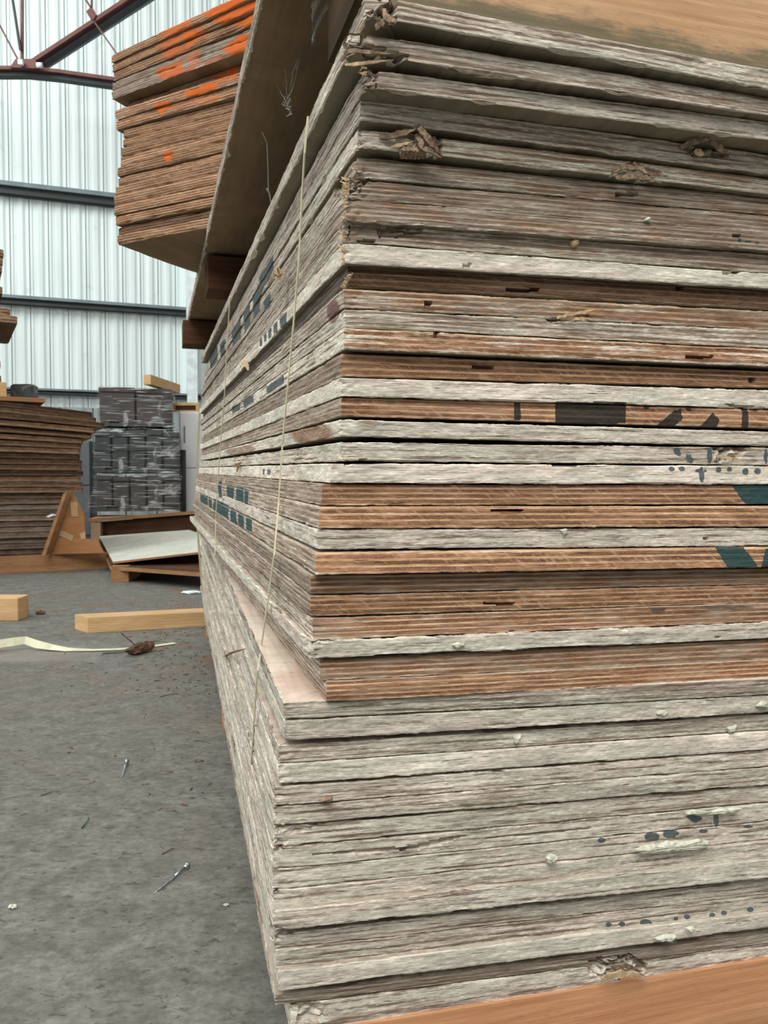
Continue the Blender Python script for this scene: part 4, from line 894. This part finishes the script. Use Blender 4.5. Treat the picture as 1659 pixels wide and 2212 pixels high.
# screws
M['zinc'] = simple('zinc_screw', (0.42, 0.47, 0.48), 0.35, 0.9, .2, 300)
def screw(xh, yh, xt, yt, lab):
    H = floor_at(xh, yh, .006); T = floor_at(xt, yt, .002); d = Vector(T - H); Ln = d.length; r0 = .0021 if Ln > .05 else .0022
    root = empty('wood_screw', H)
    m_ = MB(); dn = d.normalized(); Hv = Vector(H)
    m_.tube([Hv + dn * .003, Hv + dn * Ln * .4], r0, 8); child(m_, 'shank', M['zinc'], root, True)
    m_ = MB(); P = []; side = dn.cross(Vector((0, 0, 1))).normalized(); up = side.cross(dn)
    m_.tube([Hv + dn * Ln * .4, Hv + dn * Ln * .9, Hv + dn * Ln], r0 * .8, 8, .0004)
    turns = 14
    for i in range(turns * 8):
        t = i / (turns * 8); a_ = 2 * math.pi * i / 8; c_ = Hv + dn * (Ln * (.4 + .54 * t)); P.append(c_ + (side * math.cos(a_) + up * math.sin(a_)) * r0 * (1.15 - .5 * t))
    m_.tube(P, .0004, 4); child(m_, 'thread', M['zinc'], root, True)
    m_ = MB(); m_.tube([Hv - dn * .0015, Hv, Hv + dn * .003, Hv + dn * .006], .0052, 12, .0021); child(m_, 'head', M['zinc'], root, True)
    return tag(root, lab, 'screw', 'zinc screws on the floor')
screw(404, 1870, 336, 1927, 'long zinc screw lying on the concrete, nearest to the camera')
screw(274, 1645, 262, 1680, 'short zinc screw lying on the concrete, further from the camera')
# floor strap
M['ribbon'] = simple('cream_strap', (0.70, 0.70, 0.50), 0.45, 0, .12, 20)
P = [floor_at(-60, 1400, .02), floor_at(-10, 1392, .03), floor_at(30, 1386, .035), floor_at(54, 1383, .035), floor_at(80, 1392, .02), floor_at(110, 1398, .012), floor_at(145, 1403, .006), floor_at(200, 1404, .004), floor_at(260, 1402, .003), floor_at(320, 1397, .003), floor_at(378, 1389, .003)]
wd = [(0, .5, 1), (0, .4, 1), (0, .3, 1), (0, .6, 1), (0, .6, 1), (0, .9, .5), (.1, 1, .2), (0, 1, 0), (0, 1, 0), (0, 1, 0), (0, 1, 0)]
ribbon('packing_strap', P, .028, 'cream flat strap lying twisted across the concrete behind the bark piece', 'strap', 'ribbon', wd)
# bark piece with a nail
M['bark'] = simple('rotten_wood', (0.13, 0.075, 0.045), 0.9, 0, .5, 60)
def lump(name, x, y, sx, sy, sz, seed, mat, lab, cat, rz=0, group=None, sub=3):
    r_ = np.random.default_rng(seed); c = floor_at(x, y); vs = []; n = 14; mm = 7
    for i in range(mm + 1):
        ph = math.pi * i / mm
        for k_ in range(n):
            t = 2 * math.pi * k_ / n; rr = 1 + r_.uniform(-.28, .28)
            vs.append((sx * math.sin(ph) * math.cos(t) * rr, sy * math.sin(ph) * math.sin(t) * rr, sz * .85 - sz * math.cos(ph) * rr * .8 if i else 0.0))
    vs = [(a, b, max(0.0005, c_)) for a, b, c_ in vs]
    fs = []
    for i in range(mm):
        for k_ in range(n): j = (k_ + 1) % n; fs.append((i * n + k_, i * n + j, i * n + n + j, i * n + n + k_))
    o = mesh_obj(name, vs, fs, mat); o.location = (c[0], c[1], 0); o.rotation_euler = (0, 0, rz)
    return tag(o, lab, cat, group)
bk = lump('bark_piece', 303, 1412, .060, .020, .022, 3, M['bark'], 'rotten brown wood chunk lying on the cream strap, pierced by a nail', 'wood scrap', R(58))
m_ = MB(); m_.tube([Vector((-.012, -.01, .02)), Vector((-.05, .035, .075))], .0022, 6); m_.build('nail', M['bark'], bk)
lump('bark_piece', 88, 1327, .022, .012, .010, 4, M['bark'], 'small dark wood scrap alone on the concrete right of the offcuts', 'wood scrap', .1)
lump('plaster_chip', 28, 1962, .006, .004, .003, 5, M['plaster'], 'cream plaster chip on the concrete at the lower left', 'plaster chip')
lump('plaster_chip', 488, 1957, .0035, .002, .002, 6, M['plaster'], 'tiny cream plaster chip on the concrete close to the stack', 'plaster chip')
lump('crumpled_wrap', 414, 1283, .05, .02, .010, 7, M['white_trim'], 'crumpled white plastic scrap on the floor by the loose end strap', 'plastic scrap')
M['twig'] = simple('dry_twig', (0.11, 0.10, 0.08), 0.9); M['greenstring'] = simple('green_string', (0.03, 0.09, 0.05), 0.8)
def twig(x0, y0, x1, y1, r_, lab, mat='twig'):
    a = floor_at(x0, y0, r_); b = floor_at(x1, y1, r_); mid = (a + b) / 2 + np.array([.004, .004, .002]); m_ = MB(); m_.tube([a, mid, b], r_, 5, r_ * .5)
    return tag(m_.build('wood_sliver', M[mat]), lab, 'sliver')
twig(176, 1789, 191, 1764, .0011, 'short dark green strand on the concrete', 'greenstring')
twig(88, 1718, 128, 1710, .0012, 'thin dry sliver on the concrete left of the short screw')
twig(350, 1845, 375, 1833, .0012, 'thin dry sliver just above the long screw')
twig(418, 1600, 455, 1606, .0010, 'thin dry sliver on the concrete close to the foot of the stack')
twig(345, 1505, 385, 1498, .0012, 'dark sliver on the concrete between the bark piece and the short screw')
twig(222, 1411, 300, 1409, .003, 'dark stick lying under the cream strap by the bark piece')
twig(300, 1392, 345, 1384, .002, 'thin stick lying behind the bark piece')
# sawdust, crumbs: uncountable
rd = random.Random(8); m_ = MB()
for i in range(420):
    x = rd.gauss(395, 45) if i % 3 else rd.uniform(100, 450); y = rd.uniform(1290, 1500) if i % 4 else rd.uniform(1300, 1760)
    if x > 470: continue
    c = floor_at(x, y); s_ = rd.uniform(.0015, .006); a = rd.random() * 3.1
    d1 = Vector((math.cos(a), math.sin(a), 0)) * s_ * rd.uniform(1, 2.4); d2 = Vector((-math.sin(a), math.cos(a), 0)) * s_ * .5; cv_ = Vector(c) + Vector((0, 0, .0004)); h = Vector((0, 0, s_ * .5))
    m_.add([cv_ - d1, cv_ - d2, cv_ + d1, cv_ + d2, cv_ + h], [(3, 2, 1, 0), (0, 1, 4), (1, 2, 4), (2, 3, 4), (3, 0, 4)])
tag(m_.build('wood_crumbs', M['bark']), 'scattered brown wood crumbs on the concrete along the foot of the big stack', 'debris', kind='stuff')

# ---------------------------------------------------------------- left stack with trestle
DL = np.array([ (3900 - 829.5) / FPX, 1.0]); DL /= np.linalg.norm(DL); yawl = math.atan2(DL[1], DL[0])
rb = floor_at(238, 1228); 
Lbear = 1.6; c0 = rb[:2] - DL * Lbear
beam_thing('pine_bearer', (c0[0], c0[1], 0), yawl, Lbear, .09, .108, M['pine_old'], 'orange-brown pine bearer on the floor in front of the left stack, carrying the trestle foot', 'timber beam')
nl = np.array([-DL[1], DL[0]])
for back in (1.0,):
    q = c0 + nl * 1.0; beam_thing('pine_bearer', (q[0], q[1], 0), yawl, Lbear - .1, .09, .108, M['pine_old'], 'pine bearer under the back of the left stack', 'timber beam')
# sheets: right-hand end pixel x, top y at right end, bottom y, droop
LS = [(150, 1180, 0), (152, 1168, 0), (150, 1156, 0), (154, 1144, 0), (151, 1131, 0), (156, 1119, 0), (153, 1106, 0), (155, 1095, 0), (152, 1082, 0), (155, 1071, 0), (154, 1058, 0),
      (182, 1046, 0), (180, 1036, 0), (176, 1024, 0), (182, 1013, 0), (179, 1002, 0), (180, 991, .004), (176, 980, .008), (178, 969, .014), (179, 958, .02), (183, 948, .028), (203, 938, .034), (210, 927, .040), (231, 915, .044), (212, 897, .050), (204, 885, .055)]
Yl = 5.25; zc = .110
ztop_stack = CAMZ + (1045 - 885) * Yl / FPX
n_ = len(LS); hstep = (ztop_stack - .11) / n_
for i, (xr, yr, dr) in enumerate(LS):
    r_ = random.Random(i + 900); P = at_depth(xr, 1045, Yl + .02)[:2]; Wd = 1.7; c = P - DL * Wd + nl * (.03 + r_.uniform(-.012, .012))
    th = hstep * .90
    o = sheet('plywood_sheet', (c[0], c[1], .110 + i * hstep), yawl, Wd, 1.2,
              lambda u, v, dr=dr: -dr * np.clip((u - .6) / 1.1, 0, 1) ** 1.6 * 1.2 + dr, lambda u, v, dr=dr, th=th: th - dr * np.clip((u - .6) / 1.1, 0, 1) ** 1.6 * 1.2 + dr,
              (.0 if i > 10 else .12, r_.choice([.09, .13, .17, .25]) if i > 10 else r_.uniform(.16, .30), r_.uniform(.75, 1.0) if i > 10 else r_.uniform(.35, .6), 1.0), [M['edge'], M['faceorange'], M['faceorange']], 'low', 1.5, 2, 950 + i)
    side = 'grey-brown' if i <= 10 else ('dark orange-brown' if i < 20 else 'drooping dark brown')
    o_l = i + 1
    nth = ['lowest', 'second lowest', 'third from the floor', 'fourth from the floor', 'fifth from the floor', 'sixth from the floor', 'seventh from the floor', 'eighth from the floor', 'ninth from the floor', 'tenth from the floor', 'eleventh, level with the trestle top',
           'first above the trestle top', 'second above the trestle top', 'third above the trestle top', 'fourth above the trestle top', 'fifth above the trestle top', 'sixth above the trestle top', 'seventh above the trestle top', 'eighth above the trestle top', 'ninth above the trestle top',
           'sixth from the top', 'fifth from the top', 'fourth from the top', 'jutting furthest right near its top', 'second from the top', 'topmost'][i]
    tag(o, '%s plywood sheet of the left stack, %s' % (side, nth), 'plywood sheet', 'sheets of the left stack')
zt_ = .110 + n_ * hstep + .058
# narrow top board, pine block, wrapped roll
P = at_depth(102, 1045, Yl)[:2]; c = P - DL * 1.2 + nl * .05
beam_thing('loose_board', (c[0], c[1], zt_ - .008), yawl, 1.2, .5, .028, M['pine_old'], 'loose board lying on top of the left stack, ending halfway along', 'board')
zt2 = zt_ + .022
P = at_depth(19, 1045, Yl)[:2]; c = P - DL * .9 + nl * .06
beam_thing('pine_block', (c[0], c[1], zt2), yawl, .9, .12, .105, M['pine_fresh'], 'orange pine block on top of the left stack at the left border', 'timber')
k = NT('wrapped_black'); tc = k.new('ShaderNodeTexCoord'); nz = k.noise(tc.outputs['Object'], 9, 5, .6, 1.2)
M['wrapblack'] = k.out(k.mix(k.ramp(nz, .5, .68), (0.035, 0.04, 0.036), (0.30, 0.31, 0.28)), 0.35, 0, .5)
p_ = at_depth(24, 1045, Yl + .15); q_ = at_depth(73, 1045, Yl + .15)
m_ = MB(); w_ = q_[0] - p_[0]; m_.box(0, w_, 0, .10, 0, .108, .012); o = m_.build('wrapped_bundle', M['wrapblack'], None, False); o.location = (p_[0], p_[1], zt2); tag(o, 'small black plastic-wrapped bundle on top of the left stack beside the pine block', 'bundle')

# second tier of sheets resting on that block (left border)
zt3 = zt2 + .105; up_rows = [(8, 785), (5, 770), (7, 757), (3, 744), (6, 730), (4, 717), (7, 704), (3, 692), (45, 664), (30, 648), (2, 628), (4, 612), (14, 598), (8, 584), (10, 570), (14, 556), (16, 543), (18, 529)]
zlow = zt3 + .001; ztt = CAMZ + (1045 - 512) * 5.0 / FPX; hs = (ztt - zlow) / len(up_rows)
for i, (xr, y) in enumerate(up_rows):
    r_ = random.Random(i + 1300); P = at_depth(xr, 1045, Yl + .02)[:2]; c = P - DL * 1.2 + nl * .05
    o = sheet('plywood_sheet', (c[0], c[1], zlow + i * hs), yawl, 1.2, .9, lambda u, v: 0 * u, lambda u, v: hs * .93 + 0 * u, (.04, r_.uniform(.36, .46), r_.uniform(.6, .9), 2.0), [M['edge'], M['faceorange'], M['faceorange']], 'low', 2, 2, 1350 + i)
    tag(o, 'brown sheet of the upper left stack, left border, %s' % ({0: 'lowest one', 8: 'jutting out furthest right', 9: 'upon the furthest jutting one', 17: 'topmost one'}.get(i, '%s from its bottom' % ordn[i])), 'plywood sheet', 'sheets of the upper left stack')

# plywood trestle
M['trestle'] = timber('trestle_ply', (0.36, 0.17, 0.07), (0.42, 0.21, 0.09)); M['patch'] = simple('pale_patch', (0.46, 0.31, 0.18), .7)
te = empty('plywood_trestle', (*at_height(170, 1196, .108)[:2], .108))
Yt = 5.16
plate([(108, 1196), (155, 1064), (166, 1076), (183, 1112), (186, 1163), (211, 1166), (226, 1194)], Yt, .02, 'gusset', M['trestle'], te)
plate([(104, 1197), (150, 1066), (158, 1062), (112, 1197)], Yt - .03, .10, 'leg', M['pine_old'], te)
for pq in ([(152, 1084), (167, 1084), (170, 1116), (155, 1116)], [(131, 1145), (160, 1157), (155, 1169), (127, 1156)], [(172, 1153), (184, 1148), (185, 1164), (176, 1166)]):
    plate(pq, Yt - .021, .004, 'repair_patch', M['patch'], te)
m_ = MB(); a_ = at_depth(100, 1115, 5.1); b_ = at_depth(131, 1112, 5.1)
tag(te, 'orange plywood trestle with pale rectangular patches leaning by the left stack', 'trestle')
o = mesh_obj('plastic_scrap', [a_, at_depth(112, 1110, 5.08), b_, at_depth(128, 1117, 5.08), at_depth(104, 1118, 5.06), at_depth(115, 1113, 5.0)], [(0, 5, 1), (1, 5, 2), (2, 5, 3), (3, 5, 4), (4, 5, 0)], M['white_trim'])
tag(o, 'white plastic scrap caught between sheets of the left stack beside the trestle', 'plastic scrap')

# ---------------------------------------------------------------- low pallets of sheets in the middle distance
M['palesheet'] = sheet_face('pale_sheet_face', (0.62, 0.62, 0.52), (0.55, 0.56, 0.47), .15)
s1 = at_height(238, 1256, 0); 
mkleg = lambda x, y, w, d, h, lab: beam_thing('timber_block', (*floor_at(x, y)[:2], 0), 0.12, w, d, h, M['pine_old'], lab, 'timber')
mkleg(240, 1258, .10, .35, .095, 'brown timber block under the front left corner of the pale sheets')
YP = 4.62
def quad_sheet(name, px, th, mats, lab, group, zpts):
    """sheet from four top corners in space (front-left, front-right, back-right, back-left)"""
    P = [np.array(p) for p in zpts]; n = 12; v = []; f = []
    for i in range(n + 1):
        for j in range(n + 1):
            a, b = i / n, j / n; q = (P[0] * (1 - a) + P[1] * a) * (1 - b) + (P[3] * (1 - a) + P[2] * a) * b; v.append(q)
    N2 = len(v); v += [q - np.array([0, 0, th]) for q in v]
    w = n + 1
    for i in range(n):
        for j in range(n):
            a = i * w + j; f.append((a, a + w, a + w + 1, a + 1)); f.append((N2 + a + 1, N2 + a + w + 1, N2 + a + w, N2 + a))
    midx = [0, 1] * (n * n)
    for i in range(n):
        for (a, b) in ((i * w, (i + 1) * w), ((i + 1) * w + n, i * w + n), (i + 1, i), (n * w + i, n * w + i + 1)):
            f.append((b, a, N2 + a, N2 + b)); midx.append(2)
    o = mesh_obj(name, v, f, mats, None, False, midx); return tag(o, lab, 'plywood sheet', group)
FL = at_depth(238, 1223, YP); ZF = FL[2]
SM = [M['palesheet'], M['timber_dark'], M['pine_old']]
P_fl = FL; P_fr = at_depth(520, 1228, YP - .55); P_fr[2] = ZF + .01
P_bl = at_height(214, 1166, ZF + .01); P_br = P_bl + (P_fr - P_fl)
quad_sheet('plywood_sheet', 0, .022, [M['timber_dark'], M['timber_dark'], M['pine_old']], 'lower brown-edged sheet lying on the timber block beside the big stack', 'two pale sheets', [P_fl, P_fr, P_br, P_bl])  # dark top: shade below the lifted sheet put into the colour
T_fl = P_fl + np.array([.01, .02, .024]); T_fr = at_depth(520, 1182, YP - .1); T_br = T_fr + (P_bl - P_fl) + np.array([0, 0, -.03]); T_bl = P_bl + np.array([0, 0, .03])
quad_sheet('plywood_sheet', 0, .012, SM, 'pale greenish-white sheet with a lifted right side lying on the brown-edged sheet', 'two pale sheets', [T_fl, T_fr, T_br, T_bl])
for x in (350, 480):
    p_ = at_height(x, 1200, 0); mkleg(x, 1212, .1, .5, ZF - .024, 'timber block deep in the shade under the pale sheets, %s' % ('nearer its middle' if x == 350 else 'hidden side by the stack'))
# dark timber frame with a board on top, behind
a_ = at_depth(205, 1160, 7.2); b_ = at_depth(520, 1135, 6.8)
beamyaw = math.atan2(b_[1] - a_[1], b_[0] - a_[0])
hz = (at_depth(205, 1128, 7.2)[2]); 
m_ = MB(); dz_ = (at_depth(520, 1103, 6.8)[2] - hz); Ln = float(np.linalg.norm((b_ - a_)[:2]))
m_.hexa([(0, 0, 0), (Ln, 0, 0), (Ln, .10, 0), (0, .10, 0)], [(0, 0, hz), (Ln, 0, hz + dz_), (Ln, .10, hz + dz_), (0, .10, hz)])
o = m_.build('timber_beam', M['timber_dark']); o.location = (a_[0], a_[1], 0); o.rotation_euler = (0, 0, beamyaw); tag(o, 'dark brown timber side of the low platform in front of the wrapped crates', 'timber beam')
tl = at_depth(190, 1119, 7.15); tr_ = at_depth(520, 1090, 6.75); bl = at_depth(215, 1107, 8.6); br = bl + (tr_ - tl)
tl[2] = hz + .03; tr_[2] = hz + dz_ + .03; bl[2] = hz + .012; br[2] = hz + .012
quad_sheet('plywood_sheet', 0, .028, [M['pine_old']] * 3, 'brown board forming the low platform top on which the wrapped crates stand', None, [tl, tr_, br, bl])
m_ = MB(); m_.hexa([(0, 0, 0), (.09, 0, 0), (.09, .1, 0), (0, .1, 0)], [(0, 0, hz), (.09, 0, hz), (.09, .1, hz), (0, .1, hz)])
o = m_.build('timber_block', M['patch']); p_ = at_depth(196, 1165, 7.12); o.location = (p_[0], p_[1], 0); tag(o, 'pale end block at the left corner of the low platform', 'timber')
for i_, xx in enumerate((300, 480)):
    p_ = at_depth(xx, 1140, 8.3); m_ = MB(); m_.box(-.05, .05, -.05, .05, 0, hz - .0, .003); o = m_.build('timber_block', M['timber_dark']); o.location = (p_[0], p_[1], 0); tag(o, 'hidden dark post under the back of the low platform, %s' % ('left one' if i_ == 0 else 'right one'), 'timber')

# ---------------------------------------------------------------- wrapped crates
M['crate'] = simple('black_crate', (0.022, 0.028, 0.028), 0.4, 0, .25, 6, .5)
M['crate2'] = simple('grey_crate', (0.045, 0.042, 0.038), 0.5, 0, .25, 6, .4)
M['pipebrown'] = simple('brown_crate', (0.05, 0.036, 0.032), 0.5, 0, .25, 6, .4)
def film_mat():
    k = NT('stretch_film'); tc = k.new('ShaderNodeTexCoord'); x, y, z = k.sep(tc.outputs['Object'])
    n = k.noise(k.comb(k.mul(x, 2.2), k.mul(y, 3.0), k.mul(z, 70)), 1, 6, .65, 1.2)
    n2 = k.noise(tc.outputs['Object'], 6, 4, .6, 1.0)
    al = k.add(k.ramp(n, .55, .63, 0.03, .85), k.ramp(n2, .58, .70, 0, .4))  # film wrinkles, with their highlights put in as whiter, denser streaks
    k.val(k.b.inputs['Alpha'], k.math('MINIMUM', al, .85)); k.bump(n, .01, 1)
    return k.out((0.72, 0.75, 0.73), 0.22, 0, .6)
M['film'] = film_mat()
def wrapped(x0, x1, ytop, ybot, Y, cols, lab, mat, seed, skew=0, double=False):
    a = at_depth(x0, ybot, Y); b = at_depth(x1, ytop, Y); w = b[0] - a[0]; h = b[2] - a[2]; D = .75; r_ = random.Random(seed)
    root = empty('wrapped_load', (a[0], Y, a[2]), R(13.5)); w *= 0.995; cw_ = w / cols
    m_ = MB(); m_.box(0.005, w - .005, .01, D, 0, .03); 
    for i in range(4): m_.box(i * w / 4 + .02, i * w / 4 + .10, .0, D, 0, .045)
    child_l = m_.build('base_board', M['crate2'], root)
    for i in range(cols):
        m_ = MB(); x = i * cw_; hh = h * (1 - r_.uniform(0.02, .07)); lip = .05
        m_.box(x + .008, x + cw_ - .008, .02, D - .02, .046, hh - lip, .008)
        m_.box(x + .002, x + cw_ - .002, .008, D - .01, hh - lip + .001, hh, .006)
        if double: m_.box(x + .002, x + cw_ - .002, .010, D - .01, h * .5, h * .5 + .03, .004)
        m_.build('crate', mat, root)
    # film: slightly wavy shell
    n1, n2 = 40, 14; v = []; f = []
    ring = []
    for i in range(n1):
        t = i / n1 * 4; s_ = int(t); u = t - s_
        p = [(u * (w + .03) - .015, -.012), (w + .015, -.012 + u * (D + .02)), (w + .015 - u * (w + .03), D + .008), (-.015, D + .008 - u * (D + .02))][s_]; ring.append(p)
    for j in range(n2 + 1):
        zz = h * 1.01 * j / n2; sq = 1 - .02 * math.sin(math.pi * j / n2) + (.0 if j < n2 else -.03)
        for (px_, py_) in ring:
            cx_, cy_ = w / 2, D / 2; jt = r_.uniform(-.006, .006)
            v.append((cx_ + (px_ - cx_) * sq + jt - skew * (1 - j / n2) ** 2 * .10 * (1 if px_ < w * .3 else 0), cy_ + (py_ - cy_) * sq + (jt if py_ > 0.1 else min(jt, 0)), zz + r_.uniform(-.006, .006)))
    for j in range(n2):
        for i in range(n1): i2 = (i + 1) % n1; f.append((j * n1 + i, j * n1 + i2, j * n1 + n1 + i2, j * n1 + n1 + i))
    f.append(tuple(n2 * n1 + i for i in range(n1)))
    fo = mesh_obj('stretch_film', v, f, M['film'], root, True)
    return tag(root, lab, 'wrapped crates', 'stacked wrapped loads')
YC = 7.75
wrapped(206, 384, 1024, 1105, YC, 5, 'lowest film-wrapped load of grey crates standing on the low platform', M['crate2'], 1, 1)
wrapped(203, 382, 925, 1021, YC + .02, 5, 'middle film-wrapped load of black crates in the column by the back wall', M['crate'], 2, 0, True)
wrapped(213, 366, 832, 920, YC + .04, 2, 'topmost film-wrapped load with a rounded brown side in the column by the back wall', M['pipebrown'], 3, 0)
p_ = at_depth(310, 832, YC + .02); m_ = MB(); m_.box(0, .075, 0, .8, 0, .098, .003); o = m_.build('pine_post', M['pine_fresh']); o.location = (p_[0], p_[1], p_[2] + .006); o.rotation_euler = (0, 0, R(-6)); tag(o, 'orange pine post lying on the topmost wrapped load, end towards the camera', 'timber')
# white cabinet, black pipe, pine frame, grey cabinet
M['enamel'] = simple('white_enamel', (0.78, 0.80, 0.79), 0.35, 0, .04, 3, .5)
def cabinet(x0, x1, yt, Y, D, mat, lab, cat, hy=None, name='cabinet'):
    a = at_depth(x0, 1045, Y); b = at_depth(x1, 1045, Y); z = at_depth(x0, yt, Y)[2]; root = empty(name, (a[0], Y, 0), R(13.0)); w = b[0] - a[0]
    m_ = MB(); m_.box(0, w, .02, D, 0, z, .01); m_.build('body', mat, root)
    m_ = MB(); m_.box(.01, w - .01, 0, .019, z * .55, z - .02, .004); m_.build('door', mat, root)
    m_ = MB(); m_.box(.01, w - .01, 0, .019, .05, z * .55 - .01, .004); m_.build('door', mat, root)
    m_ = MB(); m_.box(.05, .065, -.02, -.001, z * .75, z * .88, .003); m_.build('handle', M['girt_steel'], root)
    return tag(root, lab, cat)
cabinet(388, 470, 888, 8.6, .6, M['enamel'], 'tall white cabinet to the right of the wrapped loads', 'cabinet', name='tall_cabinet')
M['greymetal'] = simple('grey_blue_metal', (0.15, 0.17, 0.175), 0.45, 0.2, .12, 3)
cabinet(150, 194, 950, 8.0, .5, M['greymetal'], 'grey-blue metal cabinet between the left stack and the wrapped loads', 'cabinet', name='metal_cabinet')
p_ = at_depth(396, 1104, 8.3); q_ = at_depth(396, 972, 8.3); m_ = MB(); m_.tube([(p_[0], 8.3, 0), (p_[0], 8.3, q_[2])], .032, 16); o = m_.build('black_pipe', M['girt_dark'], None, True); tag(o, 'upright black pipe standing before the tall white cabinet', 'pipe')
zc_ = at_depth(388, 888, 8.6)[2]
fr_ = empty('open_box', (*at_depth(372, 888, 8.7)[:2], zc_ + .001))
m_ = MB(); m_.box(0, .30, 0, .03, .07, .10); m_.build('top_rail', M['pine_fresh'], fr_)
m_ = MB(); m_.box(0, .30, 0, .03, 0, .018); m_.build('bottom_rail', M['pine_fresh'], fr_)
for xx in (0, .26): m_ = MB(); m_.box(xx, xx + .03, .0, .03, .019, .069); m_.build('post', M['pine_fresh'], fr_)
m_ = MB(); m_.box(.031, .259, .02, .03, .019, .069); m_.build('back_panel', M['timber_dark'], fr_)
tag(fr_, 'small open-fronted pine box on top of the tall white cabinet', 'box')
print('objects', len(bpy.data.objects))
